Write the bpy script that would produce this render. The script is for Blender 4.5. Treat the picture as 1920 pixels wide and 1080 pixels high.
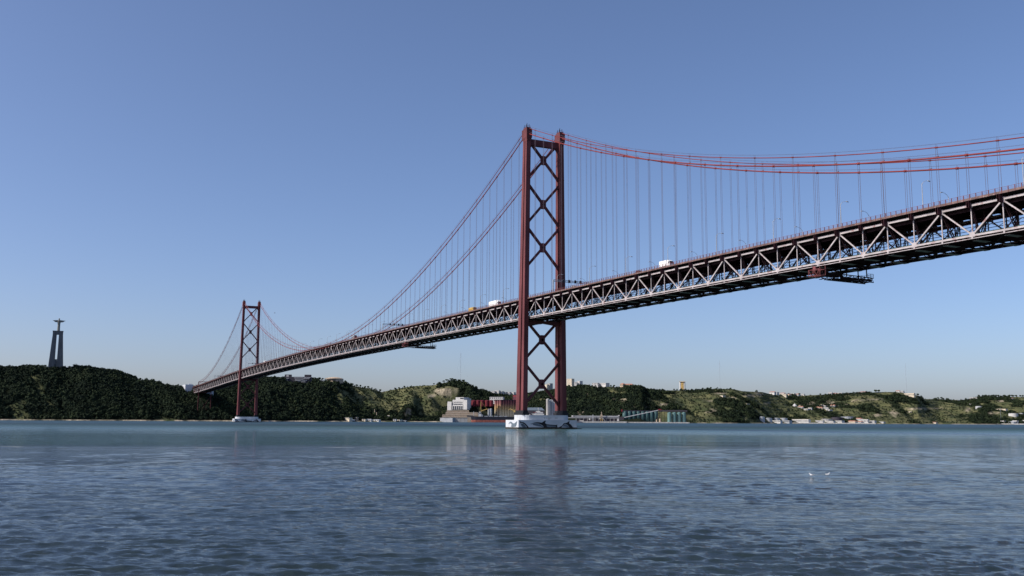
import bpy, math, random
import numpy as np
random.seed(7)
RNG = np.random.default_rng(11)
S = bpy.context.scene
for o in list(bpy.data.objects):
    bpy.data.objects.remove(o)
C = S.collection
R = math.radians

# ------------------------------------------------------------------ camera
# world axes: X south along the bridge, Y east, Z up, metres; near tower at the origin
CAM = np.array([-530.42, 274.89, 5.09]); YAW, PIT, ROL, F = -0.4449, 0.1382, 0.0057, 1784.86
_fw = np.array([math.cos(YAW)*math.cos(PIT), math.sin(YAW)*math.cos(PIT), math.sin(PIT)])
_r = np.array([math.sin(YAW), -math.cos(YAW), 0.0]); _u = np.cross(_r, _fw)
_r2 = math.cos(ROL)*_r + math.sin(ROL)*_u; _u2 = -math.sin(ROL)*_r + math.cos(ROL)*_u
cd = bpy.data.cameras.new('camera'); cam = bpy.data.objects.new('camera', cd); C.objects.link(cam)
from mathutils import Matrix, Vector
b_ = -_fw
cam.matrix_world = Matrix(((_r2[0], _u2[0], b_[0], CAM[0]), (_r2[1], _u2[1], b_[1], CAM[1]), (_r2[2], _u2[2], b_[2], CAM[2]), (0, 0, 0, 1)))
cd.sensor_width = 36; cd.lens = F/1920*36; cd.clip_start = 0.5; cd.clip_end = 40000
S.camera = cam
S.render.resolution_x = 1024; S.render.resolution_y = 576

# ------------------------------------------------------------------ light
SUN_AZ, SUN_EL = 97.5, 37.0            # compass azimuth (north is -X, east is +Y)
sx, sy = -math.cos(R(SUN_AZ)), math.sin(R(SUN_AZ))
sdir = Vector((sx*math.cos(R(SUN_EL)), sy*math.cos(R(SUN_EL)), math.sin(R(SUN_EL))))
W = bpy.data.worlds.new('World'); S.world = W; W.use_nodes = True
nt = W.node_tree; nt.nodes.clear()
sky = nt.nodes.new('ShaderNodeTexSky'); sky.sky_type = 'NISHITA'; sky.sun_disc = False
sky.sun_elevation = R(SUN_EL); sky.sun_rotation = math.atan2(sx, sy)
sky.altitude = 0; sky.air_density = 0.8; sky.dust_density = 1.5; sky.ozone_density = 10.0
bg = nt.nodes.new('ShaderNodeBackground'); bg.inputs[1].default_value = 0.13
wo = nt.nodes.new('ShaderNodeOutputWorld')
tint = nt.nodes.new('ShaderNodeMix'); tint.data_type = 'RGBA'; tint.blend_type = 'MULTIPLY'; tint.inputs[0].default_value = 1.0; tint.inputs[7].default_value = (1.86, 1.38, 1.16, 1)
nt.links.new(sky.outputs[0], tint.inputs[6]); nt.links.new(tint.outputs[2], bg.inputs[0]); nt.links.new(bg.outputs[0], wo.inputs[0])
sl = bpy.data.lights.new('sun', 'SUN'); sl.energy = 5.0; sl.angle = R(0.53); sl.color = (1.0, 0.95, 0.87)
so = bpy.data.objects.new('sun', sl); C.objects.link(so)
so.rotation_euler = sdir.to_track_quat('Z', 'Y').to_euler()
S.view_settings.view_transform = 'Standard'; S.view_settings.look = 'None'
S.view_settings.exposure = 0.0; S.view_settings.gamma = 1.0

# ------------------------------------------------------------------ materials
def mat(name, col, rough=0.6, var=0.12, scale=0.4, metal=0.0, stain=None, stain_amt=0.0, stretch=(1, 1, 1), bump=0.0, spec=0.3):
    m = bpy.data.materials.new(name); m.use_nodes = True; n = m.node_tree.nodes; l = m.node_tree.links
    p = n['Principled BSDF']; p.inputs['Roughness'].default_value = rough; p.inputs['Metallic'].default_value = metal
    p.inputs['Specular IOR Level'].default_value = spec
    tc = n.new('ShaderNodeTexCoord'); mp = n.new('ShaderNodeMapping'); mp.inputs['Scale'].default_value = stretch
    l.new(tc.outputs['Object'], mp.inputs[0])
    nz = n.new('ShaderNodeTexNoise'); nz.inputs['Scale'].default_value = scale; nz.inputs['Detail'].default_value = 5
    l.new(mp.outputs[0], nz.inputs['Vector'])
    cr = n.new('ShaderNodeValToRGB')
    a = [max(0, c*(1-2*var)) for c in col]; b = [min(1, c*(1+2*var)) for c in col]
    cr.color_ramp.elements[0].position = 0.3; cr.color_ramp.elements[0].color = (*a, 1)
    cr.color_ramp.elements[1].position = 0.7; cr.color_ramp.elements[1].color = (*b, 1)
    l.new(nz.outputs[0], cr.inputs[0]); out = cr.outputs[0]
    if stain:
        n2 = n.new('ShaderNodeTexNoise'); n2.inputs['Scale'].default_value = scale*2.3; n2.inputs['Detail'].default_value = 8
        l.new(mp.outputs[0], n2.inputs['Vector'])
        r2 = n.new('ShaderNodeValToRGB'); r2.color_ramp.elements[0].position = 0.62-stain_amt; r2.color_ramp.elements[1].position = 0.75-stain_amt*0.5
        l.new(n2.outputs[0], r2.inputs[0])
        mx = n.new('ShaderNodeMix'); mx.data_type = 'RGBA'; l.new(r2.outputs[0], mx.inputs[0]); l.new(out, mx.inputs[6])
        mx.inputs[7].default_value = (*stain, 1); out = mx.outputs[2]
    l.new(out, p.inputs['Base Color'])
    if bump:
        bp = n.new('ShaderNodeBump'); bp.inputs['Strength'].default_value = bump; l.new(nz.outputs[0], bp.inputs['Height']); l.new(bp.outputs[0], p.inputs['Normal'])
    return m
M = {}
M['red'] = mat('tower_red_paint', (0.130, 0.043, 0.045), 0.6, 0.2, 0.12, stain=(0.10, 0.032, 0.036), stain_amt=0.08, stretch=(1, 1, 0.25), spec=0.12)
M['cable'] = mat('cable_red_paint', (0.19, 0.038, 0.037), 0.6, 0.12, 0.1, spec=0.12)
M['truss'] = mat('truss_paint', (0.40, 0.36, 0.36), 0.55, 0.12, 0.25, stain=(0.25, 0.13, 0.125), stain_amt=0.05, spec=0.2)
M['brown'] = mat('fascia_brown', (0.14, 0.092, 0.085), 0.8, 0.2, 0.5, stain=(0.35, 0.25, 0.22), stain_amt=0.05)
M['rail'] = mat('railing_red', (0.17, 0.05, 0.052), 0.7)
M['frame'] = mat('framing_shade_red', (0.026, 0.014, 0.017), 0.85, 0.2, 0.5, spec=0.08)  # bridge framing red darkened, shade inside the truss put into the colour
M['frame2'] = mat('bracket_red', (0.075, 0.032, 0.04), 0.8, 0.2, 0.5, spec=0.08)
M['grate'] = mat('walkway_grey', (0.22, 0.21, 0.215), 0.8, 0.2, 0.6)
M['green_panel'] = mat('trackside_green_panel', (0.05, 0.085, 0.08), 0.7, 0.2, 0.4)
M['rope'] = mat('hanger_rope', (0.11, 0.085, 0.12), 0.6, 0.1, 0.2)
M['asphalt'] = mat('asphalt', (0.035, 0.033, 0.034), 0.9, spec=0.1)
M['pier'] = mat('pier_white_paint', (0.52, 0.545, 0.57), 0.6, 0.06, 0.15, stain=(0.36, 0.36, 0.34), stain_amt=0.02, stretch=(1, 1, 0.3))
M['tide'] = mat('pier_tidal_band', (0.03, 0.028, 0.024), 0.9, 0.3, 0.8, stain=(0.16, 0.13, 0.08), stain_amt=0.03)
M['black'] = mat('mural_black', (0.012, 0.012, 0.015), 0.6)
M['mgrey'] = mat('mural_grey', (0.11, 0.14, 0.17), 0.6)
M['conc'] = mat('concrete', (0.36, 0.35, 0.33), 0.85, 0.12, 0.2, stain=(0.22, 0.21, 0.2), stain_amt=0.06, stretch=(1, 1, 0.2))
M['white'] = mat('white_render', (0.50, 0.49, 0.47), 0.7, 0.06, 0.3, stain=(0.5, 0.48, 0.44), stain_amt=0.02)
M['cream'] = mat('cream_render', (0.60, 0.52, 0.40), 0.8, 0.08, 0.3)
M['tan'] = mat('tan_render', (0.42, 0.33, 0.24), 0.85, 0.1, 0.3)
M['terracotta'] = mat('terracotta_tiles', (0.36, 0.16, 0.11), 0.85, 0.15, 0.8)
M['window'] = mat('window_glass', (0.035, 0.045, 0.06), 0.2, 0.1, 0.5)
M['dark'] = mat('dark_cladding', (0.045, 0.04, 0.05), 0.7)
M['metal'] = mat('grey_metal', (0.36, 0.38, 0.40), 0.45, 0.08, 0.2, metal=0.2, stain=(0.25, 0.22, 0.2), stain_amt=0.04)
M['lightmetal'] = mat('pale_metal', (0.42, 0.43, 0.44), 0.45, 0.06, 0.2, stain=(0.35, 0.3, 0.26), stain_amt=0.03)
M['yellow'] = mat('crane_yellow', (0.50, 0.34, 0.12), 0.6, 0.12, 0.5)
M['tankred'] = mat('tank_red', (0.15, 0.016, 0.024), 0.6)
M['teal'] = mat('silo_teal', (0.11, 0.20, 0.19), 0.6, 0.1, 0.12, stretch=(1, 1, 0.2))
M['tealshade'] = mat('silo_shade_teal', (0.045, 0.095, 0.095), 0.6, 0.1, 0.12, stretch=(1, 1, 0.2))  # copy of the silo teal, darkened to paint the block as shaded
M['hull'] = mat('hull_black', (0.018, 0.02, 0.03), 0.5)
M['hullred'] = mat('hull_red', (0.30, 0.10, 0.075), 0.6, 0.15, 0.3)
M['lamp'] = mat('lamp_grey', (0.38, 0.38, 0.38), 0.5)
M['truckwhite'] = mat('vehicle_white', (0.84, 0.84, 0.82), 0.4, 0.03)
M['truckyellow'] = mat('vehicle_yellow', (0.55, 0.36, 0.08), 0.5, 0.1)
M['truckdark'] = mat('vehicle_dark', (0.09, 0.03, 0.03), 0.4)
M['trunk'] = mat('bark', (0.09, 0.065, 0.045), 0.9)
M['bird'] = mat('gull_white', (0.8, 0.8, 0.8), 0.8, 0.02)
M['birdgrey'] = mat('gull_grey', (0.25, 0.26, 0.28), 0.8)
M['oldconc'] = mat('weathered_concrete', (0.13, 0.135, 0.14), 0.9, 0.12, 0.15, stain=(0.08, 0.082, 0.085), stain_amt=0.06, stretch=(1, 1, 0.2))
M['statue'] = mat('statue_concrete', (0.20, 0.20, 0.18), 0.85, 0.1, 0.2)

def gradient_mat(name, stops, z0, z1):      # paint graded in height, a mural on the silos
    m = bpy.data.materials.new(name); m.use_nodes = True; n = m.node_tree.nodes; l = m.node_tree.links
    p = n['Principled BSDF']; p.inputs['Roughness'].default_value = 0.7
    tc = n.new('ShaderNodeTexCoord'); sp = n.new('ShaderNodeSeparateXYZ'); l.new(tc.outputs['Object'], sp.inputs[0])
    mr = n.new('ShaderNodeMapRange'); mr.inputs[1].default_value = z0; mr.inputs[2].default_value = z1
    l.new(sp.outputs[2], mr.inputs[0]); cr = n.new('ShaderNodeValToRGB')
    while len(cr.color_ramp.elements) < len(stops): cr.color_ramp.elements.new(0.5)
    for e, (q, c) in zip(cr.color_ramp.elements, stops): e.position = q; e.color = (*c, 1)
    l.new(mr.outputs[0], cr.inputs[0]); l.new(cr.outputs[0], p.inputs['Base Color'])
    return m

# ------------------------------------------------------------------ helpers
class MB:
    def __init__(s): s.v = []; s.f = []; s.m = []; s.cur = 0
    def add(s, vs, fs):
        k = len(s.v); s.v += [tuple(map(float, q)) for q in vs]; s.f += [tuple(i+k for i in f) for f in fs]; s.m += [s.cur]*len(fs); return s
    def box(s, x0, x1, y0, y1, z0, z1):
        x0, x1 = min(x0, x1), max(x0, x1); y0, y1 = min(y0, y1), max(y0, y1); z0, z1 = min(z0, z1), max(z0, z1)
        return s.add([(x0, y0, z0), (x1, y0, z0), (x1, y1, z0), (x0, y1, z0), (x0, y0, z1), (x1, y0, z1), (x1, y1, z1), (x0, y1, z1)],
                     [(0, 3, 2, 1), (4, 5, 6, 7), (0, 1, 5, 4), (1, 2, 6, 5), (2, 3, 7, 6), (3, 0, 4, 7)])
    def beam(s, a, b, w, h=None, up=(0, 0, 1)):
        h = h or w; a = np.array(a, float); b = np.array(b, float); d = b-a; d /= np.linalg.norm(d)
        up = np.array(up, float)
        if abs(d@up) > 0.97: up = np.array((0, 1.0, 0)) if abs(d[1]) < 0.9 else np.array((1.0, 0, 0))
        r = np.cross(d, up); r /= np.linalg.norm(r); u = np.cross(r, d)
        vs = [c+r*i*w/2+u*j*h/2 for c in (a, b) for i, j in ((-1, -1), (1, -1), (1, 1), (-1, 1))]
        return s.add(vs, [(0, 1, 2, 3), (7, 6, 5, 4), (0, 4, 5, 1), (1, 5, 6, 2), (2, 6, 7, 3), (3, 7, 4, 0)])
    def tube(s, pts, r, n=6, caps=True):
        pts = [np.array(p, float) for p in pts]; vs = []
        rs = r if hasattr(r, '__len__') else [r]*len(pts)
        for i, p in enumerate(pts):
            d = pts[min(i+1, len(pts)-1)]-pts[max(i-1, 0)]; d /= np.linalg.norm(d)
            up = np.array((0, 0, 1.0)) if abs(d[2]) < 0.95 else np.array((1.0, 0, 0))
            a = np.cross(d, up); a /= np.linalg.norm(a); b = np.cross(a, d)
            vs += [p+rs[i]*(math.cos(2*math.pi*k/n)*a+math.sin(2*math.pi*k/n)*b) for k in range(n)]
        fs = [(i*n+k, i*n+(k+1) % n, (i+1)*n+(k+1) % n, (i+1)*n+k) for i in range(len(pts)-1) for k in range(n)]
        if caps: fs += [tuple(range(n))[::-1], tuple((len(pts)-1)*n+k for k in range(n))]
        return s.add(vs, fs)
    def lathe(s, prof, c=(0, 0, 0), n=24, sx=1, sy=1):
        vs = [(c[0]+r*sx*math.cos(2*math.pi*k/n), c[1]+r*sy*math.sin(2*math.pi*k/n), c[2]+z) for r, z in prof for k in range(n)]
        fs = [(i*n+k, i*n+(k+1) % n, (i+1)*n+(k+1) % n, (i+1)*n+k) for i in range(len(prof)-1) for k in range(n)]
        fs += [tuple(range(n))[::-1], tuple((len(prof)-1)*n+k for k in range(n))]
        return s.add(vs, fs)
    def prism(s, poly, z0, z1):            # poly in xy
        n = len(poly)
        return s.add([(x, y, z0) for x, y in poly]+[(x, y, z1) for x, y in poly],
                     [tuple(range(n))[::-1], tuple(range(n, 2*n))]+[(i, (i+1) % n, n+(i+1) % n, n+i) for i in range(n)])
    def plate(s, poly, fix, a0, a1):       # poly of (h, z) on a vertical face; fix 'x' or 'y' is the thin axis
        n = len(poly); mk = (lambda h, z, a: (a, h, z)) if fix == 'x' else (lambda h, z, a: (h, a, z))
        return s.add([mk(h, z, a0) for h, z in poly]+[mk(h, z, a1) for h, z in poly],
                     [tuple(range(n))[::-1], tuple(range(n, 2*n))]+[(i, (i+1) % n, n+(i+1) % n, n+i) for i in range(n)])
    def build(s, name, mats, parent=None, loc=None, rotz=0):
        me = bpy.data.meshes.new(name); me.from_pydata(s.v, [], s.f)
        mats = mats if isinstance(mats, (list, tuple)) else [mats]
        for q in mats: me.materials.append(q)
        if len(mats) > 1: me.polygons.foreach_set('material_index', s.m)
        me.validate(); me.update()
        o = bpy.data.objects.new(name, me); C.objects.link(o)
        if parent: o.parent = parent
        if loc is not None: o.location = loc
        if rotz: o.rotation_euler = (0, 0, rotz)
        return o
def tag(o, label=None, cat=None, group=None, kind=None):
    if label: o['label'] = label
    if cat: o['category'] = cat
    if group: o['group'] = group
    if kind: o['kind'] = kind
    return o
def empty(name, loc=(0, 0, 0), rz=0):
    o = bpy.data.objects.new(name, None); C.objects.link(o); o.location = loc; o.rotation_euler = (0, 0, rz); o.empty_display_size = 1; return o
def copy_tree(o, parent=None, label=None, loc=None, rz=None):
    c = o.copy(); C.objects.link(c)
    if parent: c.parent = parent
    if label: c['label'] = label
    if loc is not None: c.location = loc
    if rz is not None: c.rotation_euler = (0, 0, rz)
    for ch in list(o.children): copy_tree(ch, c)
    return c
def smooth(o):
    o.data.polygons.foreach_set('use_smooth', [True]*len(o.data.polygons)); return o

def ray(u, v=788.0):
    return _fw+_r2*(u-960)/F-_u2*(v-540)/F
SKYL = ([(-700, 700), (-300, 690), (0, 684.4), (60, 685.5), (115, 687), (167, 690), (219, 695.6), (244, 704), (278, 711), (306, 720.5), (343, 723), (400, 716), (460, 710), (495, 707), (534, 705), (582, 708), (618, 709),
 (645, 713), (668, 720.5), (701, 726), (716, 731), (733, 727), (772, 720), (813, 718), (836, 713), (847, 711), (869, 713), (886, 721), (911, 730), (924, 738), (965, 740), (986, 738), (1000, 737), (1020, 731), (1040, 729),
 (1060, 722), (1088, 720), (1110, 722), (1137, 721.7), (1148, 720.3), (1162, 724), (1172, 720), (1185, 719), (1203, 721), (1211, 728), (1240, 728.5), (1267, 728), (1298, 730), (1328, 726), (1375, 726.5), (1393, 730.8),
 (1430, 732.5), (1443, 736), (1477, 737.5), (1510, 739), (1537, 738), (1593, 736.7), (1618, 735), (1643, 733), (1670, 732.5), (1687, 733), (1712, 736.7), (1727, 741), (1733, 746), (1763, 746), (1780, 748), (1800, 748.3), (1820, 746.7), (1840, 741), (1870, 741.7), (1920, 742.5), (2200, 748), (2600, 752)])
SKY = np.array(SKYL)
def azim(u): d = ray(u, float(np.interp(u, SKY[:, 0], SKY[:, 1]))+18); return math.atan2(d[1], d[0])
def atD(u, v, D):                         # point at horizontal distance D seen along direction u,v
    d = ray(u, v); t = D/math.hypot(d[0], d[1]); return CAM+t*d
def hgt(u, v, D): return atD(u, v, D)[2]

# ------------------------------------------------------------------ noise
_perm = RNG.random((256, 256))
def vnoise(x, y):
    xi = np.floor(x).astype(int); yi = np.floor(y).astype(int); fx = x-xi; fy = y-yi
    fx = fx*fx*(3-2*fx); fy = fy*fy*(3-2*fy)
    a = _perm[xi % 256, yi % 256]; b = _perm[(xi+1) % 256, yi % 256]; c = _perm[xi % 256, (yi+1) % 256]; d = _perm[(xi+1) % 256, (yi+1) % 256]
    return (a*(1-fx)+b*fx)*(1-fy)+(c*(1-fx)+d*fx)*fy
def fbm(x, y, o=4):
    s = 0; a = 0.5
    for i in range(o): s = s+a*(vnoise(x*2**i+17*i, y*2**i+31*i)-0.5); a *= 0.5
    return s*2

# ------------------------------------------------------------------ water
def ray(u, v=788.0):
    return _fw+_r2*(u-960)/F-_u2*(v-540)/F
def make_water():
    rs = [4.0]
    while rs[-1] < 20: rs.append(rs[-1]*1.02)
    while rs[-1] < 110: rs.append(rs[-1]*1.0034)
    while rs[-1] < 760: rs.append(rs[-1]*1.0044)
    while rs[-1] < 20000: rs.append(rs[-1]*1.05)
    rs = np.array(rs)
    th = np.concatenate([np.arange(-3.14159, -0.75, 0.08), np.arange(-0.75, 0.75, 0.0024), np.arange(0.75, 3.14, 0.08)])+YAW
    Rr, T = np.meshgrid(rs, th, indexing='ij')
    X = CAM[0]+Rr*np.cos(T); Y = CAM[1]+Rr*np.sin(T); Z = np.zeros_like(X)
    dr = Rr*np.where(Rr < 110, 0.0034, 0.0044)
    # wind sea from the west-north-west plus a cross chop
    g = np.random.default_rng(3)
    for i in range(240):
        lam = 0.30*(4.0/0.30)**(g.random()**1.3); k = 2*math.pi/lam
        a = g.normal(YAW+0.08, 0.34) if i % 4 else g.normal(YAW-0.55, 0.5)
        amp = 0.0094*lam/(1+(lam/0.8)**1.35)*(0.5+g.random())
        ph = g.random()*6.28
        att = np.clip((lam/(dr*2.4)-1)/1.2, 0, 1)
        Z += amp*att*(np.exp(0.7*np.sin(k*(X*math.cos(a)+Y*math.sin(a))+ph))-1.13)*1.25
    Z *= 0.92*(0.35+0.85*vnoise(X/70+3, Y/38)+0.9*(vnoise(X/19+3, Y/10)-0.38))*np.clip((1200-Rr)/900, 0, 1)
    n, m = X.shape
    V = np.stack([X, Y, Z], -1).reshape(-1, 3)
    i = np.arange(n-1)[:, None]; j = np.arange(m)[None, :]; j2 = (j+1) % m
    Fq = np.stack([i*m+j, (i+1)*m+j, (i+1)*m+j2, i*m+j2], -1).reshape(-1, 4)
    return V, Fq
def mesh_np(name, V, Fq, mats, shade=True, parent=None):
    me = bpy.data.meshes.new(name); k = Fq.shape[1]
    me.vertices.add(len(V)); me.vertices.foreach_set('co', V.astype(np.float32).ravel())
    me.loops.add(Fq.size); me.loops.foreach_set('vertex_index', Fq.astype(np.int32).ravel())
    me.polygons.add(len(Fq)); me.polygons.foreach_set('loop_start', np.arange(0, Fq.size, k, dtype=np.int32))
    if shade: me.polygons.foreach_set('use_smooth', np.ones(len(Fq), bool))
    for q in mats: me.materials.append(q)
    me.update(calc_edges=True)
    o = bpy.data.objects.new(name, me); C.objects.link(o)
    if parent: o.parent = parent
    return o
def water_mat():
    m = bpy.data.materials.new('river_water'); m.use_nodes = True; n = m.node_tree.nodes; l = m.node_tree.links
    p = n['Principled BSDF']; p.inputs['IOR'].default_value = 1.333
    geo = n.new('ShaderNodeNewGeometry')
    rot = n.new('ShaderNodeMapping'); rot.vector_type = 'POINT'; rot.inputs['Rotation'].default_value = (0, 0, -YAW)
    l.new(geo.outputs['Position'], rot.inputs[0])
    def noise(scale, sc=(1, 1, 1), detail=4, rough=0.55, dist=0.0):
        mp = n.new('ShaderNodeMapping'); mp.inputs['Scale'].default_value = sc; l.new(rot.outputs[0], mp.inputs[0])
        t = n.new('ShaderNodeTexNoise'); t.inputs['Scale'].default_value = scale; t.inputs['Detail'].default_value = detail
        t.inputs['Roughness'].default_value = rough; t.inputs['Distortion'].default_value = dist; l.new(mp.outputs[0], t.inputs['Vector']); return t.outputs[0]
    def math_(op, a, b=None, c=None):
        t = n.new('ShaderNodeMath'); t.operation = op
        for i, q in enumerate((a, b, c)):
            if q is None: continue
            if isinstance(q, (int, float)): t.inputs[i].default_value = q
            else: l.new(q, t.inputs[i])
        return t.outputs[0]
    sp = n.new('ShaderNodeSeparateXYZ'); l.new(rot.outputs[0], sp.inputs[0])
    c0 = (math.cos(YAW)*CAM[0]+math.sin(YAW)*CAM[1]); c1 = (-math.sin(YAW)*CAM[0]+math.cos(YAW)*CAM[1])
    along = math_('SUBTRACT', sp.outputs[0], c0)            # metres out from the north bank, across the current
    side = math_('SUBTRACT', sp.outputs[1], c1)
    wob = noise(0.006, (1, 0.5, 1), 3)
    a2 = math_('ADD', along, math_('MULTIPLY', math_('SUBTRACT', wob, 0.5), 160))
    a2 = math_('SUBTRACT', a2, math_('MULTIPLY', side, -0.25))
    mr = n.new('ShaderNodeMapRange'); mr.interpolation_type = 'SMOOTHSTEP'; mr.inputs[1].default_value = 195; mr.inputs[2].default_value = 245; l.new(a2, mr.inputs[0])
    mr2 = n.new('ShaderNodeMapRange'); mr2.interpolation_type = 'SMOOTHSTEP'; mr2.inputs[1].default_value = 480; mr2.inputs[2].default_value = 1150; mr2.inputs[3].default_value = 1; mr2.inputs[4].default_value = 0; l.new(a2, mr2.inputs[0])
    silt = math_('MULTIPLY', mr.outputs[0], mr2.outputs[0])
    patch = noise(0.02, (1, 0.3, 1), 4)
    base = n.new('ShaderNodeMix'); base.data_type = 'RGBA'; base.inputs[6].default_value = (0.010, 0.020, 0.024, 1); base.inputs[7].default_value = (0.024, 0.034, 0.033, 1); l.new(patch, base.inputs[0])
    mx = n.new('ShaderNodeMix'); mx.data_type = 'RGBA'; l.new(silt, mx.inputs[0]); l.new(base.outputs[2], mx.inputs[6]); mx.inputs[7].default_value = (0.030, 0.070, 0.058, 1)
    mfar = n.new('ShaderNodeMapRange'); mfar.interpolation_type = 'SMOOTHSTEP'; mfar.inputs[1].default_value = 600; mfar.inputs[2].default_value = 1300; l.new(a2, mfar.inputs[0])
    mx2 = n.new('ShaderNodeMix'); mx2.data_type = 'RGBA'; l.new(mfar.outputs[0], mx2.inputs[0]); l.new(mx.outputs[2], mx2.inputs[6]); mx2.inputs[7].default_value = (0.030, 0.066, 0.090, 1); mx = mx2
    bd = math_('SUBTRACT', 1.0, math_('MULTIPLY', math_('ABSOLUTE', math_('SUBTRACT', a2, 208)), 0.045)); bd = math_('MAXIMUM', bd, 0.0)
    fn = noise(0.55, (1, 0.16, 1), 3, 0.7, 0.5); fr = n.new('ShaderNodeMapRange'); fr.inputs[1].default_value = 0.60; fr.inputs[2].default_value = 0.68; l.new(math_('ADD', fn, math_('MULTIPLY', math_('SUBTRACT', bd, 1.0), 0.18)), fr.inputs[0])
    foam = math_('MULTIPLY', fr.outputs[0], bd)
    fm = n.new('ShaderNodeMix'); fm.data_type = 'RGBA'; l.new(foam, fm.inputs[0]); l.new(mx.outputs[2], fm.inputs[6]); fm.inputs[7].default_value = (0.62, 0.60, 0.54, 1)
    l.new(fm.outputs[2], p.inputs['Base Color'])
    mrr = n.new('ShaderNodeMapRange'); mrr.interpolation_type = 'SMOOTHSTEP'; mrr.inputs[1].default_value = 230; mrr.inputs[2].default_value = 900; mrr.inputs[3].default_value = 0.06; mrr.inputs[4].default_value = 0.55; l.new(along, mrr.inputs[0])
    l.new(math_('ADD', mrr.outputs[0], math_('MULTIPLY', foam, 0.5)), p.inputs['Roughness'])
    # wave slopes below mesh size
    h1 = noise(1.2, (1, 0.42, 1), 4, 0.6, 0.3); h2 = noise(6.5, (1, 0.5, 1), 5, 0.7, 0.3); h3 = noise(0.16, (1, 0.3, 1), 4, 0.6)
    hh = math_('ADD', math_('MULTIPLY', h1, 0.26), math_('MULTIPLY', h2, 0.085)); hh = math_('ADD', hh, math_('MULTIPLY', h3, 1.3))
    mrf = n.new('ShaderNodeMapRange'); mrf.interpolation_type = 'SMOOTHSTEP'; mrf.inputs[1].default_value = 500; mrf.inputs[2].default_value = 1100; l.new(a2, mrf.inputs[0])
    bd0 = math_('MAXIMUM', math_('SUBTRACT', 1.0, math_('MULTIPLY', math_('ABSOLUTE', math_('SUBTRACT', a2, 165)), 0.028)), 0.0)
    gust = noise(0.045, (1, 0.16, 1), 6, 0.65, 0.6)
    gr = n.new('ShaderNodeMapRange'); gr.inputs[1].default_value = 0.35; gr.inputs[2].default_value = 0.65; gr.inputs[3].default_value = 0.35; gr.inputs[4].default_value = 1.25; l.new(gust, gr.inputs[0])
    calm = math_('MULTIPLY', gr.outputs[0], math_('SUBTRACT', math_('ADD', math_('ADD', 0.85, math_('MULTIPLY', silt, 0.6)), math_('MULTIPLY', mrf.outputs[0], 1.6)), math_('MULTIPLY', bd0, 0.45)))
    bp = n.new('ShaderNodeBump'); bp.inputs['Distance'].default_value = 1.0; l.new(math_('MULTIPLY', calm, 0.75), bp.inputs['Strength'])
    l.new(hh, bp.inputs['Height']); l.new(bp.outputs[0], p.inputs['Normal'])
    return m
V_, F_ = make_water()
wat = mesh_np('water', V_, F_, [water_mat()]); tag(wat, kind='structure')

# ------------------------------------------------------------------ hills across the river
DST = np.array([(-700, 2050, 2350), (0, 2000, 2185), (120, 1990, 2180), (250, 1980, 2200), (345, 1990, 2200), (480, 2010, 2280), (640, 2120, 2450), (720, 2230, 2600), (800, 2290, 2620), (880, 2330, 2620), (915, 2380, 2700), (940, 2420, 3000),
 (1030, 2460, 3000), (1060, 2480, 2850), (1200, 2560, 2880), (1240, 2620, 3150), (1400, 2900, 3400), (1480, 3300, 3900), (1600, 3500, 4000), (1720, 3700, 4250), (1760, 3900, 4700), (1920, 4200, 4900), (2600, 5000, 5800)])
def ridge_h(u):
    D = np.interp(u, DST[:, 0], DST[:, 2]); v = np.interp(u, SKY[:, 0], SKY[:, 1])
    hor = 540+F*math.tan(PIT)  # horizon row on the axis
    # exact direction for arrays
    dx = _fw[0]+_r2[0]*(u-960)/F-_u2[0]*(v-540)/F; dy = _fw[1]+_r2[1]*(u-960)/F-_u2[1]*(v-540)/F; dz = _fw[2]+_r2[2]*(u-960)/F-_u2[2]*(v-540)/F
    return CAM[2]+dz*D/np.hypot(dx, dy)
def u_of_az(a):                           # inverse of azim on a table
    return np.interp(-a, -AZT, UT)
UT = np.arange(-900, 2800, 4.0); AZT = np.array([azim(q) for q in UT])
def steep(u): return np.interp(u, [0, 600, 700, 900, 1050, 1210, 1300, 1450, 1920], [1.5, 1.5, 1.15, 1.25, 1.7, 1.5, 1.15, 1.0, 1.1])
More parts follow.
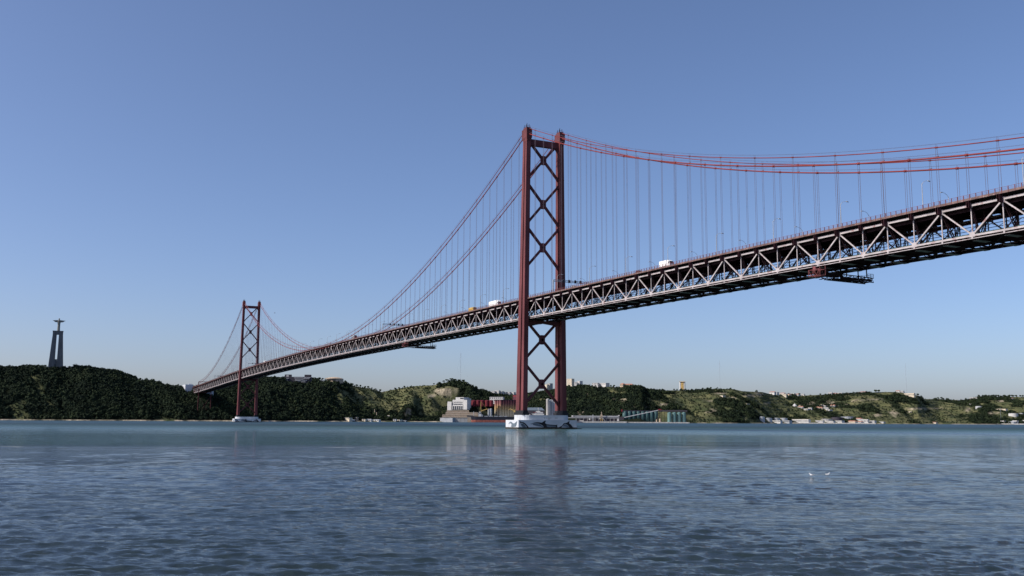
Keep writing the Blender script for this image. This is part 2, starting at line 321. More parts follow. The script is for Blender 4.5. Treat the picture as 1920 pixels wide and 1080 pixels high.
def terr(u, D):
    """ground height at column u and distance D (both arrays)"""
    Ds = np.interp(u, DST[:, 0], DST[:, 1]); Dr = np.interp(u, DST[:, 0], DST[:, 2])
    Ds = Ds+14*fbm(u/40, u*0+3.3, 3)
    t = (D-Ds)/(Dr-Ds); H = ridge_h(u)-np.interp(u, [0, 150, 240, 900, 1210, 1400, 1920], [2, 2, 6, 6, 7, 5, 5])
    tt = np.clip((t-0.05)/0.95, 0, 1)
    k = steep(u); f = 1-(1-tt)**k
    az = azim_arr(u); X = D*np.cos(az); Y = D*np.sin(az)
    env = np.clip(np.sin(math.pi*np.clip(tt, 0, 1)), 0, 1)**0.6
    spur = 1-2*np.abs(fbm(u/120+5+D/700, D/420+u/260+2, 4))*1.5
    f = f+env*(0.17*(spur-0.55))*np.interp(u, [0, 600, 900, 1300], [0.9, 1.0, 1.1, 0.9])
    # quarried cliff below the wooded knoll
    cl = np.exp(-((u-845)/30)**4); f = f*(1-cl)+cl*(0.30*np.clip(tt/0.55, 0, 1)**1.2+0.50*np.clip((tt-0.60)/0.10, 0, 1)+0.2*np.clip((tt-0.7)/0.3, 0, 1))
    cl = np.exp(-((u-768)/14)**4); f = f*(1-0.8*cl)+0.8*cl*(0.35*np.clip((tt-0.02)/0.06, 0, 1)+0.65*tt)
    # terraces on the open slopes to the right
    te = np.interp(u, [640, 700, 800, 1240, 1300, 1920], [0.0, 0.35, 0, 0.0, 0.5, 0.5]); ph = f*9+2.5*fbm(u/90, D/260, 2)
    f = f+te*env*0.035*np.sin(2*math.pi*ph)
    z = 2.2+(H-2.2)*np.clip(f, 0, 1.05)
    z = z+env*(5*fbm(X/70, Y/70, 3)+2.2*fbm(X/18, Y/18, 2))
    z = np.minimum(z, 2.2+(H-2.2)*1.0+2*env)
    back = np.clip(t-1, 0, 10); z = np.where(t > 1, H-12*back*(1+0*z), z)
    z = np.where(t < 0.05, 2.2*np.clip(t/0.02, -1.5, 1), z)
    return z
AZU = lambda u: np.interp(u, UT, AZT)
def azim_arr(u): return np.interp(u, UT, AZT)
def pos(u, D): a = AZU(u); return CAM[0]+D*np.cos(a), CAM[1]+D*np.sin(a)
def ground(u, D): return float(terr(np.array([float(u)]), np.array([float(D)]))[0])
def hit(u, v):                            # distance at which the sight line meets the hill
    Ds = float(np.interp(u, DST[:, 0], DST[:, 1])); Dr = float(np.interp(u, DST[:, 0], DST[:, 2]))
    D = np.arange(Ds+4, Dr+60, 4.0); z = terr(np.full_like(D, u), D)
    d = ray(u, v); zr = CAM[2]+d[2]*D/math.hypot(d[0], d[1])
    i = np.argmax(z >= zr)
    return float(D[i]) if (z >= zr).any() else Dr

us = np.concatenate([np.arange(-700, -40, 14), np.arange(-40, 1960, 2.0), np.arange(1960, 2600, 14)])
ts = np.concatenate([np.array([-0.10, -0.03]), np.linspace(0, 0.1, 9), np.linspace(0.115, 1.0, 105), np.array([1.04, 1.1, 1.3, 1.8, 2.6, 4.0])])
Ug, Tg = np.meshgrid(us, ts, indexing='ij')
Dsg = np.interp(Ug, DST[:, 0], DST[:, 1])+14*fbm(Ug/40, Ug*0+3.3, 3); Drg = np.interp(Ug, DST[:, 0], DST[:, 2])
Dg = Dsg+Tg*(Drg-Dsg); Zg = terr(Ug, Dg)
Xg, Yg = pos(Ug, Dg)
nn, mm = Xg.shape
i = np.arange(nn-1)[:, None]; j = np.arange(mm-1)[None, :]
Fh = np.stack([i*mm+j, (i+1)*mm+j, (i+1)*mm+j+1, i*mm+j+1], -1).reshape(-1, 4)

# ground cover: 0 woodland, 1 open grass, 2 bare rock / earth
def zone(u, v):                           # rocky outcrops seen in the photograph, as (u, v, ru, rv)
    m = 0*u
    for cu, cv, ru, rv in ROCKS: m = np.maximum(m, np.exp(-((u-cu)/ru)**2-((v-cv)/rv)**2))
    return m
ROCKS = [(846, 734, 18, 9), (826, 734, 14, 6), (808, 741, 10, 4), (766, 775, 7, 9), (1088, 775, 9, 5), (1168, 752, 9, 5), (1216, 765, 9, 3), (1190, 764, 5, 4), (1335, 771, 10, 4), (1150, 749, 5, 4), (1100, 740, 4, 2),
         (1405, 742, 14, 3), (1425, 739, 10, 4), (1372, 746, 8, 3), (1520, 758, 9, 5), (1553, 755, 12, 4), (1500, 762, 5, 3), (1610, 751, 12, 3), (1637, 749, 14, 2), (1706, 741, 10, 4), (1675, 775, 8, 6), (1645, 778, 8, 4), (1730, 766, 40, 2),
         (1815, 768, 8, 5), (1860, 775, 10, 4), (1395, 786, 3, 2), (640, 757, 8, 2), (1350, 738, 12, 2), (1330, 752, 10, 2), (1440, 756, 6, 2), (250, 706, 10, 2), (1880, 752, 9, 2), (1245, 758, 10, 2)]
def vrow(X, Y, Z):                        # image row a point falls on, used once to look up the zones above
    d = np.stack([X-CAM[0], Y-CAM[1], Z-CAM[2]], -1); zz = d@_fw; return 540-F*(d@_u2)/zz
Vg = vrow(Xg, Yg, Zg)
gx = np.gradient(Zg, axis=1)/np.maximum(np.gradient(Dg, axis=1), 1e-3)
def open_amount(u, D, X, Y):
    b = np.interp(u, [0, 160, 600, 660, 740, 815, 870, 1050, 1210, 1240, 1320, 1500, 1750, 1800, 1920], [-.24, -.24, -.14, .08, .12, .10, -.06, -.17, -.13, .10, .15, .12, .14, -.02, -.02])
    return b+0.75*fbm(X/110+9, Y/110, 4)+0.25*fbm(u/60, D/60, 3)
Og = open_amount(Ug, Dg, Xg, Yg); Zn = zone(Ug, Vg)
rock = np.clip(Zn*1.5-0.35+1.3*fbm(Xg/14, Yg/14, 3)*(Zn > 0.1), 0, 1)
tnorm = np.clip((Dg-Dsg)/(Drg-Dsg), 0, 1)
shore = np.clip((0.05-tnorm)/0.02, 0, 1)
col = np.zeros((nn, mm, 4), np.float32); col[..., 3] = 1
wood = np.array((0.014, 0.019, 0.010)); gr1 = np.array((0.125, 0.122, 0.056)); gr2 = np.array((0.052, 0.064, 0.028)); rk = np.array((0.40, 0.34, 0.235)); sand = np.array((0.34, 0.29, 0.22))
g = np.clip((Og+0.02)/0.12, 0, 1)[..., None]; w2 = np.clip(0.5+1.3*fbm(Xg/30, Yg/30, 4), 0, 1)[..., None]
c3 = wood*(1-g)+g*(gr1*w2+gr2*(1-w2)); rv = np.clip(0.6+0.9*fbm(Xg/8, Yg/8, 3), 0.25, 1.1)[..., None]
c3 = c3*(1-rock[..., None])+rk*rv*rock[..., None]
sh_open = np.clip(0.5+1.2*fbm(Ug/16, Ug*0+8, 3), 0, 1)
c3 = c3*(1-(shore*sh_open)[..., None])+sand*(shore*sh_open)[..., None]
col[..., :3] = c3
hm = bpy.data.materials.new('hill_ground'); hm.use_nodes = True
_n = hm.node_tree.nodes; _l = hm.node_tree.links; _p = _n['Principled BSDF']; _p.inputs['Roughness'].default_value = 0.95; _p.inputs['Specular IOR Level'].default_value = 0.1
_a = _n.new('ShaderNodeVertexColor'); _a.layer_name = 'cover'; _tc = _n.new('ShaderNodeNewGeometry'); _nz = _n.new('ShaderNodeTexNoise'); _nz.inputs['Scale'].default_value = 0.25; _nz.inputs['Detail'].default_value = 6
_l.new(_tc.outputs['Position'], _nz.inputs['Vector']); _mr = _n.new('ShaderNodeMapRange'); _mr.inputs[1].default_value = 0.3; _mr.inputs[2].default_value = 0.7; _mr.inputs[3].default_value = 0.6; _mr.inputs[4].default_value = 1.4
_l.new(_nz.outputs[0], _mr.inputs[0]); _vm = _n.new('ShaderNodeVectorMath'); _vm.operation = 'SCALE'; _l.new(_a.outputs[0], _vm.inputs[0]); _l.new(_mr.outputs[0], _vm.inputs['Scale']); _l.new(_vm.outputs[0], _p.inputs['Base Color'])
_bp = _n.new('ShaderNodeBump'); _bp.inputs['Distance'].default_value = 2.0; _bp.inputs['Strength'].default_value = 0.8; _l.new(_nz.outputs[0], _bp.inputs['Height']); _l.new(_bp.outputs[0], _p.inputs['Normal'])
hills = mesh_np('hills', np.stack([Xg, Yg, Zg], -1).reshape(-1, 3), Fh, [hm], shade=False); tag(hills, kind='structure')
ca = hills.data.color_attributes.new('cover', 'FLOAT_COLOR', 'POINT'); ca.data.foreach_set('color', col.ravel())

# ------------------------------------------------------------------ woodland
def ico():
    t = (1+5**.5)/2
    v = np.array([(-1, t, 0), (1, t, 0), (-1, -t, 0), (1, -t, 0), (0, -1, t), (0, 1, t), (0, -1, -t), (0, 1, -t), (t, 0, -1), (t, 0, 1), (-t, 0, -1), (-t, 0, 1)], float); v /= np.linalg.norm(v[0])
    f = [(0, 11, 5), (0, 5, 1), (0, 1, 7), (0, 7, 10), (0, 10, 11), (1, 5, 9), (5, 11, 4), (11, 10, 2), (10, 7, 6), (7, 1, 8), (3, 9, 4), (3, 4, 2), (3, 2, 6), (3, 6, 8), (3, 8, 9), (4, 9, 5), (2, 4, 11), (6, 2, 10), (8, 6, 7), (9, 8, 1)]
    v = list(map(tuple, v)); mid = {}; nf = []
    def m_(a, b):
        k = (min(a, b), max(a, b))
        if k not in mid: q = (np.array(v[a])+np.array(v[b])); q /= np.linalg.norm(q); v.append(tuple(q)); mid[k] = len(v)-1
        return mid[k]
    for a, b, c in f:
        x, y, z = m_(a, b), m_(b, c), m_(c, a); nf += [(a, x, z), (b, y, x), (c, z, y), (x, y, z)]
    return np.array(v), np.array(nf)
IV, IF = ico()
def crown_np(rng, lobes=1):
    """leafy clump: jittered, slightly squashed sphere; several lobes for a larger crown"""
    vs = []; fs = []
    for k in range(lobes):
        v = IV*(1+rng.uniform(-0.34, 0.30, (len(IV), 1))); v = v*np.array((1, 1, 0.8))
        if lobes > 1:
            a = rng.uniform(0, 6.28); rr = rng.uniform(0.2, 0.62); v = v*rng.uniform(0.38, 0.6)+np.array((rr*math.cos(a), rr*math.sin(a), rng.uniform(-0.25, 0.4)))
        fs.append(IF+len(vs)*len(IV)); vs.append(v)
    return np.concatenate(vs), np.concatenate(fs)
def leaf_mat(name='foliage', k=1.0, tint=(1, 1, 1)):
    m = bpy.data.materials.new(name); m.use_nodes = True; n = m.node_tree.nodes; l = m.node_tree.links
    p = n['Principled BSDF']; p.inputs['Roughness'].default_value = 0.9; p.inputs['Specular IOR Level'].default_value = 0.1
    g_ = n.new('ShaderNodeNewGeometry'); a = n.new('ShaderNodeTexNoise'); a.inputs['Scale'].default_value = 0.02; a.inputs['Detail'].default_value = 9; a.inputs['Roughness'].default_value = 0.7
    l.new(g_.outputs['Position'], a.inputs['Vector'])
    ad = n.new('ShaderNodeMath'); ad.operation = 'MULTIPLY_ADD'; l.new(g_.outputs['Random Per Island'], ad.inputs[0]); ad.inputs[1].default_value = 0.16; l.new(a.outputs[0], ad.inputs[2])
    bpn = n.new('ShaderNodeTexNoise'); bpn.inputs['Scale'].default_value = 0.9; bpn.inputs['Detail'].default_value = 5; l.new(g_.outputs['Position'], bpn.inputs['Vector'])
    bm = n.new('ShaderNodeBump'); bm.inputs['Distance'].default_value = 1.6; bm.inputs['Strength'].default_value = 0.3; l.new(bpn.outputs[0], bm.inputs['Height']); l.new(bm.outputs[0], p.inputs['Normal'])
    cr = n.new('ShaderNodeValToRGB'); e = cr.color_ramp.elements; e[0].position = 0.46; e[0].color = (0.013*k*tint[0], 0.021*k*tint[1], 0.012*k*tint[2], 1); e[1].position = 0.95; e[1].color = (0.074*k*tint[0], 0.078*k*tint[1], 0.036*k*tint[2], 1)
    q = e.new(0.66); q.color = (0.028*k*tint[0], 0.041*k*tint[1], 0.018*k*tint[2], 1); l.new(ad.outputs[0], cr.inputs[0]); l.new(cr.outputs[0], p.inputs['Base Color'])
    return m
LEAF = leaf_mat(); LEAF_SHADE = leaf_mat('shaded_foliage', 0.85, (0.95, 1.0, 1.12))  # second leaf colour is darker and bluer: shade of north-facing slopes put into it
def woodland():
    g = np.random.default_rng(21); N = 90000
    u = g.uniform(-60, 1980, N); t = g.uniform(0.045, 1.0, N)**1.0
    Ds = np.interp(u, DST[:, 0], DST[:, 1])+14*fbm(u/40, u*0+3.3, 3); Dr = np.interp(u, DST[:, 0], DST[:, 2]); D = Ds+t*(Dr-Ds)
    z = terr(u, D); X, Y = pos(u, D); O = open_amount(u, D, X, Y); v = vrow(X, Y, z); zn = zone(u, v)
    shrub = g.random(N)
    keep = ((O < 0.02) & (shrub < 0.97)) | ((O >= 0.02) & (shrub < 0.22))
    keep &= (zn < 0.35) | (g.random(N) < 0.10)
    for (u0, u1, t1) in CLEAR: keep &= ~((u > u0) & (u < u1) & (t < t1))
    keep &= ~((u > 60) & (u < 150) & (t > 0.93))
    keep &= ~((u > 532) & (u < 584) & (v < 721) & (g.random(N) < 0.92)); keep &= ~((u > 598) & (u < 646) & (v < 719) & (g.random(N) < 0.95))
    # keep at most one crown per so many metres, thinner far off
    keep &= g.random(N) < np.interp(u, [0, 600, 1200, 1920], [0.60, 0.75, 1.0, 1.0])
    idx = np.nonzero(keep)[0]
    u, D, z, X, Y, O = u[idx], D[idx], z[idx], X[idx], Y[idx], O[idx]
    n = len(idx)
    r = np.where(O < 0.02, 1.6+4.4*g.random(n)**1.6, g.uniform(0.9, 2.8, n))*np.interp(u, [0, 1200, 1920], [1, 1.05, 1.2])
    r *= np.where(t[idx] > 0.93, 0.8, 1)
    hh = r*g.uniform(0.8, 1.3, n); k_t = 34
    d = g.normal(size=(n, k_t, 3)); d /= np.linalg.norm(d, axis=2, keepdims=True); d[..., 2] = np.abs(d[..., 2])*1.15-0.25
    cen = d*(0.55+0.5*g.random((n, k_t, 1))); nrm = d+g.normal(size=d.shape)*0.45; nrm /= np.linalg.norm(nrm, axis=2, keepdims=True)
    rnd = g.normal(size=d.shape); ta = np.cross(nrm, rnd); ta /= np.linalg.norm(ta, axis=2, keepdims=True); tb = np.cross(nrm, ta)
    sz = g.uniform(0.24, 0.46, (n, k_t, 1))
    tri = np.stack([cen+ta*sz, cen-ta*sz*0.5+tb*sz*0.87, cen-ta*sz*0.5-tb*sz*0.87], 2)          # n,k,3,3
    V = tri*np.stack([r, r, hh], -1)[:, None, None, :]+np.stack([X, Y, z+hh*0.45], -1)[:, None, None, :]
    pine = g.random(n) < np.interp(u, [0, 560, 640, 720, 900, 1060, 1210, 1260, 1920], [0.97, 0.95, 0.45, 0.15, 0.35, 0.65, 0.45, 0.12, 0.15])  # crowns that take the shade-darkened leaf colour, mostly on the left hills
    for sel, mt, nm, lab in ((pine, LEAF_SHADE, 'shaded_woodland', 'woodland coloured darker for shade on the steep hills behind the bridge'), (~pine, LEAF, 'scrub_woodland', 'olive green scrub and bushes scattered over the hills across the river')):
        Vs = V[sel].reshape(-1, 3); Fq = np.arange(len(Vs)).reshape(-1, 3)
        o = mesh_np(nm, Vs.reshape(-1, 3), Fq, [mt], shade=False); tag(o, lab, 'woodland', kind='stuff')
    print('woodland crowns', n)
CLEAR = [(826, 880, 0.35), (880, 1060, 0.30), (1060, 1160, 0.14), (1158, 1292, 0.27), (1420, 1660, 0.12), (1480, 1570, 0.0), (1865, 1920, 0.06), (640, 770, 0.07)]
woodland()
TG = np.random.default_rng(5)
def tree_proto(lobes, umbrella=False):
    v, f = crown_np(TG, lobes)
    e = empty('tree'); V = v*np.array((3.6, 3.6, 1.9 if umbrella else 3.0))+np.array((0, 0, 8.0 if umbrella else 5.4))
    cr = mesh_np('crown', V, f, [LEAF], shade=False, parent=e)
    tb = MB(); tb.tube([(0, 0, -1.5), (0.15, 0.1, 3), (0, 0.2, 7.5 if umbrella else 5)], [0.32, 0.24, 0.14], 6)
    tb.tube([(0.1, 0.1, 3.0), (1.3, 0.6, 7.0 if umbrella else 5.2)], [0.18, 0.08], 5); tb.tube([(0.1, 0.1, 3.2), (-1.2, -0.8, 7.0 if umbrella else 5.2)], [0.18, 0.08], 5)
    tb.build('trunk', M['trunk'], e)
    return e
protos = [tree_proto(7), tree_proto(9), tree_proto(8, True), tree_proto(6, True)]
used = set(); tcount = {}
def ordn(n): return {1: 'first', 2: 'second', 3: 'third'}.get(n, '%dth' % n if n % 10 not in (1, 2, 3) or n in (11, 12, 13) else '%d%s' % (n, ('st', 'nd', 'rd')[n % 10-1]))
def put_tree(u, size, label, kind=None, D=None, dz=0.0):
    k = random.randrange(2) if kind is None else kind
    D = D or float(np.interp(u, DST[:, 0], DST[:, 2]))-4; x, y = pos(u, D); z = ground(u, D)+dz-(4.0 if k > 1 else 1.8)*size
    if k in used: o = copy_tree(protos[k])
    else: o = protos[k]; used.add(k)
    o.location = (x, y, z); o.rotation_euler = (0, 0, random.uniform(0, 6)); o.scale = (size, size, size)
    tcount[label] = tcount.get(label, 0)+1
    if label.split()[0] in ('tree', 'umbrella', 'dark'): label = label+', '+ordn(tcount[label])+' from left'
    tag(o, label, 'tree', 'trees standing on the hill skyline')
put_tree(84, 0.9, 'round dark tree on the hilltop just left of the statue base', 0)
put_tree(234, 0.8, 'small lone tree on the falling skyline right of the statue', 1)
for u in (245, 252, 262, 271, 283, 291, 309, 320, 333): put_tree(u, random.uniform(.7, 1.1), 'dark skyline tree between the statue and the bridge end')
for u, s in ((586, 1.25), (592, 1.1), (598, 1.35), (604, 1.0)): put_tree(u, s, 'dark tree between the terraced building and the round pavilion')
for u in (661, 669, 676, 684, 690, 697, 704, 712, 741, 748, 758): put_tree(u, random.uniform(.8, 1.2), 'tree on the skyline saddle right of the round pavilion')
put_tree(813, 1.0, 'lone round pine on the grassy ridge left of the wooded knoll', 2)
for u, s in ((824, 1.0), (831, 1.4), (838, 1.7), (846, 1.9), (853, 1.7), (861, 1.6), (868, 1.6), (875, 1.2), (881, 1.0), (887, 1.1)): put_tree(u, s, 'umbrella pine crowning the knoll above the quarry cliff', random.choice((2, 3)))
for u in (1068, 1083, 1096, 1104, 1146, 1151, 1192, 1200): put_tree(u, random.uniform(1, 1.4), 'tree on the ridge right of the near bridge tower')
for u in (1219, 1237, 1243, 1264, 1270, 1318, 1327, 1333, 1345, 1370): put_tree(u, random.uniform(.9, 1.4), 'tree on the plateau edge near the striped water tower')
put_tree(1499, 1.7, 'round dark tree among the white houses on the far ridge', 1)
for u, s in ((1643, 2.2), (1648, 2.0), (1722, 1.8), (1760, 1.5), (1766, 1.7), (1770, 1.3), (1778, 1.5)): put_tree(u, s, 'tree on the far right ridge by the stone fort')
for u in range(1838, 1920, 5): put_tree(u+random.uniform(-2, 2), random.uniform(1.2, 1.9), 'tree in the grove on the far right skyline')

# ------------------------------------------------------------------ the bridge
P = 11.51
_px = np.array([-500, -334, -230, -115, 0, 104, 196, 288, 400, 506, 620, 745, 900, 1013, 1100, 1190, 1357, 1535, 1620.])
_pz = np.array([71.4, 74.4, 76.2, 77.8, 79.0, 79.8, 80.4, 81.1, 82.0, 82.4, 82.3, 81.8, 80.5, 79.0, 77.4, 75.7, 72.5, 69.5, 68.0])
_pc = np.polyfit(_px/1000, _pz, 5)
def zt(x): return float(np.polyval(_pc, x/1000))      # top chord
DEP = 9.9; YT = 11.3; YC = 11.9
def zb(x): return zt(x)-DEP
K0, K1 = -42, 138                          # node numbers; node k at x = k*P, odd ones carry the big gussets
bridge = empty('suspension_bridge'); tag(bridge, 'long red and grey suspension bridge crossing the river on two tall towers', 'bridge')
nodes = list(range(K0, K1+1))
near = [k for k in range(-30, 70)]         # the hundred panels that show largest
for sgn in (1, -1):
    mb = MB(); mb.cur = 0
    for k in nodes[:-1]:
        x0, x1 = k*P, (k+1)*P; y = sgn*YT
        mb.beam((x0, y, zt(x0)), (x1, y, zt(x1)), 0.62, 0.78)
        mb.beam((x0, y, zb(x0)), (x1, y, zb(x1)), 0.62, 0.62)
        mb.beam((x0, y, zb(x0)-0.95), (x1, y, zb(x1)-0.95), 0.5, 0.22)
    for k in nodes:
        x = k*P; y = sgn*YT; big = k % 2
        if big: mb.box(x-0.9, x+0.9, y-0.34, y+0.34, zt(x)-1.25, zt(x)+0.6)
        else: mb.box(x-1.0, x+1.0, y-0.33, y+0.33, zb(x)-0.45, zb(x)+1.15); mb.box(x-0.45, x+0.45, y-0.33, y+0.33, zt(x)-0.7, zt(x)+0.5)
        mb.box(x-0.3, x+0.3, y-0.36, y+0.36, zb(x)-1.1, zb(x)+0.2)
    tr = mb.build('side_truss', M['truss'], bridge)
    dm = {}; rest_d = MB(); rest_v = MB()
    for k in nodes:
        x = k*P; y = sgn*YT
        v = MB() if k in near else rest_v
        v.beam((x, y, zb(x)), (x, y, zt(x)), 0.34, 0.30, up=(0, 1, 0))
        if k in near: v.build('vertical', M['truss'], tr)
        if k < nodes[-1]:
            xa, xb = x, x+P; a = (xa, y, zb(xa)+0.2 if k % 2 == 0 else zt(xa)-0.3); b = (xb, y, zt(xb)-0.3 if k % 2 == 0 else zb(xb)+0.2)
            d = MB() if k in near else rest_d
            d.beam(a, b, 0.42, 0.52 if k % 2 else 0.42)
            if k in near: d.build('diagonal', M['truss'], tr)
    tag(rest_d.build('diagonal', M['truss'], tr), kind='stuff'); tag(rest_v.build('vertical', M['truss'], tr), kind='stuff')
# brackets, floor beams and inner frames
fb = MB(); cf = MB(); lb = MB(); bro = {}; gpo = {}
near_br = set(range(-30, 20)); br_rest = MB(); gp_rest = MB()
def laced(mb, a, b, w, th=0.12, n=9):
    a = np.array(a, float); b = np.array(b, float); d = (b-a)/np.linalg.norm(b-a); s = np.cross(d, (1.0, 0, 0)); s /= np.linalg.norm(s)
    mb.beam(a+s*w/2, b+s*w/2, 0.4, th); mb.beam(a-s*w/2, b-s*w/2, 0.4, th)
    for i in range(n):
        p = a+(b-a)*(i/n); q = a+(b-a)*((i+1)/n); sg = 1 if i % 2 else -1
        mb.beam(p+s*w/2*sg, q-s*w/2*sg, 0.1, 0.09)
for k in nodes:
    x = k*P; T, B = zt(x), zb(x)
    big = k % 2
    if k not in (0, 88):
        for s in (1, -1):                  # cantilever bracket carrying the footway
            br = MB() if k in near_br else br_rest
            y0, y1 = s*(YT+0.36), s*(YT+(2.15 if big else 1.7)); h = 1.35 if big else 1.0
            br.plate([(y0, T-h), (y1, T-h*0.75), (y1, T+1.35), (y0, T+1.35)], 'x', x-0.32, x+0.32)
            br.box(x-0.42, x+0.42, min(y1, y1-s*0.12), max(y1, y1-s*0.12), T-h*0.8, T+1.3)
            if k in near_br: br.build('footway_bracket', M['frame2'], bridge)
    fb.box(x-0.25, x+0.25, -YT+0.35, YT-0.35, T-1.3, T+1.25)
    # bottom floor beam, built as a shallow truss
    fb.box(x-0.22, x+0.22, -YT+0.35, YT-0.35, B-0.15, B+0.15); fb.box(x-0.22, x+0.22, -YT+0.35, YT-0.35, B-1.35, B-1.05)
    for q in range(8):
        ya = -YT+q*YT/4; fb.beam((x, ya, B-1.2 if q % 2 else B), (x, ya+YT/4, B if q % 2 else B-1.2), 0.2, 0.2)
    for s in (1, -1):
        if big: laced(cf, (x, s*10.4, T-1.3), (x, s*5.6, B+0.6), 0.9)
        else: laced(cf, (x, s*10.6, T-1.3), (x, s*8.0, B+0.4), 0.7)
        cf.beam((x, s*5.2, T-1.2), (x, s*5.2, B+0.2), 0.32)
        cf.beam((x, s*5.2, T-4.6), (x, s*10.6, B+0.6), 0.28)
        gp = MB() if k in near_br else gp_rest
        gp.box(x-1.1, x+1.1, min(s*4.2, s*10.2), max(s*4.2, s*10.2), B-1.52, B-1.40)
        if k in near_br: gp.build('inspection_walkway', M['grate'], bridge)
    if k < nodes[-1]:
        x1 = x+P; B1 = zb(x1); T1 = zt(x1)
        for s in (1, -1):
            a, b = ((x, s*(YT-0.3), B-0.7), (x1, 0.0, B1-0.7)) if k % 2 else ((x, 0.0, B-0.7), (x1, s*(YT-0.3), B1-0.7))
            lb.beam(a, b, 0.7, 0.4)
            lb.beam((x, s*(YT-0.75), B-0.75), (x1, s*(YT-0.75), B1-0.75), 0.5, 1.0)
            lb.beam((x, s*2.2, B-0.35), (x1, s*2.2, B1-0.35), 0.35, 0.7); lb.beam((x, s*4.6, B-0.35), (x1, s*4.6, B1-0.35), 0.35, 0.6)
            # catenary girder hung inside
            cf.beam((x, s*5.2, T-3.4), (x1, s*5.2, T1-3.4), 0.2, 0.16); cf.beam((x, s*5.2, T-4.7), (x1, s*5.2, T1-4.7), 0.2, 0.16)
            for q in range(4):
                xa, xb = x+q*P/4, x+(q+1)*P/4; cf.beam((xa, s*5.2, zt(xa)-(4.7 if q % 2 else 3.4)), (xb, s*5.2, zt(xb)-(3.4 if q % 2 else 4.7)), 0.12, 0.12)
            cf.beam((x, s*9.6, T-1.0), (x1, s*9.6, T1-1.0), 0.25, 0.9); cf.beam((x, s*7, T+0.6), (x1, s*7, T1+0.6), 0.3, 1.2)
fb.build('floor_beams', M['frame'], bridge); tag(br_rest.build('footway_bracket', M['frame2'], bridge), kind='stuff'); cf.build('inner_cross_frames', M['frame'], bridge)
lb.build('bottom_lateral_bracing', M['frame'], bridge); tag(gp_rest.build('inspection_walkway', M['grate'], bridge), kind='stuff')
# decks
rd = MB(); fas = {1: MB(), -1: MB()}; rdk = MB(); tp = MB(); ra = {1: MB(), -1: MB()}
for k in nodes[:-1]:
    x0, x1 = k*P, (k+1)*P; z0, z1 = zt(x0), zt(x1)
    def slab(mb, ya, yb, a, b):
        mb.add([(x0, ya, z0+a), (x1, ya, z1+a), (x1, yb, z1+a), (x0, yb, z0+a), (x0, ya, z0+b), (x1, ya, z1+b), (x1, yb, z1+b), (x0, yb, z0+b)],
               [(0, 3, 2, 1), (4, 5, 6, 7), (0, 1, 5, 4), (1, 2, 6, 5), (2, 3, 7, 6), (3, 0, 4, 7)])
    slab(rd, -12.9, 12.9, 1.45, 1.9)
    for s in (1, -1):
        slab(fas[s], min(s*12.9, s*13.15), max(s*12.9, s*13.15), 1.35, 2.12)
        slab(ra[s], min(s*13.02, s*13.10), max(s*13.02, s*13.10), 3.2, 3.28); slab(ra[s], min(s*13.02, s*13.08), max(s*13.02, s*13.08), 2.72, 2.77); slab(ra[s], min(s*13.02, s*13.08), max(s*13.02, s*13.08), 2.35, 2.4)
        for q in range(5):
            x = x0+(q+0.5)*P/5; z = zt(x); ra[s].box(x-0.09, x+0.09, min(s*13.0, s*13.22), max(s*13.0, s*13.22), z+1.3, z+3.3)
        slab(tp, min(s*6.2, s*6.35), max(s*6.2, s*6.35), -DEP+0.35, -DEP+1.05); slab(tp, min(s*6.2, s*6.35), max(s*6.2, s*6.35), -DEP+1.25, -DEP+1.75)
        for q in range(3): x = x0+q*P/3; tp.box(x-0.1, x+0.1, min(s*6.36, s*6.5), max(s*6.36, s*6.5), zt(x)-DEP+0.2, zt(x)-DEP+1.8)
    slab(rdk, -8.2, 10.6, -DEP+0.12, -DEP+0.38)
    slab(rdk, -2.6, -2.48, -DEP+0.38, -DEP+0.6); slab(rdk, -1.1, -0.98, -DEP+0.38, -DEP+0.6); slab(rdk, 0.98, 1.1, -DEP+0.38, -DEP+0.6); slab(rdk, 2.48, 2.6, -DEP+0.38, -DEP+0.6)
rdo = rd.build('road_deck', M['asphalt'], bridge); fas[1].build('fascia', M['brown'], rdo); fas[-1].build('fascia', M['brown'], rdo); ra[1].build('railing', M['rail'], rdo); ra[-1].build('railing', M['rail'], rdo)
rko = rdk.build('rail_deck', M['frame'], bridge); tp.build('trackside_panels', M['green_panel'], rko)

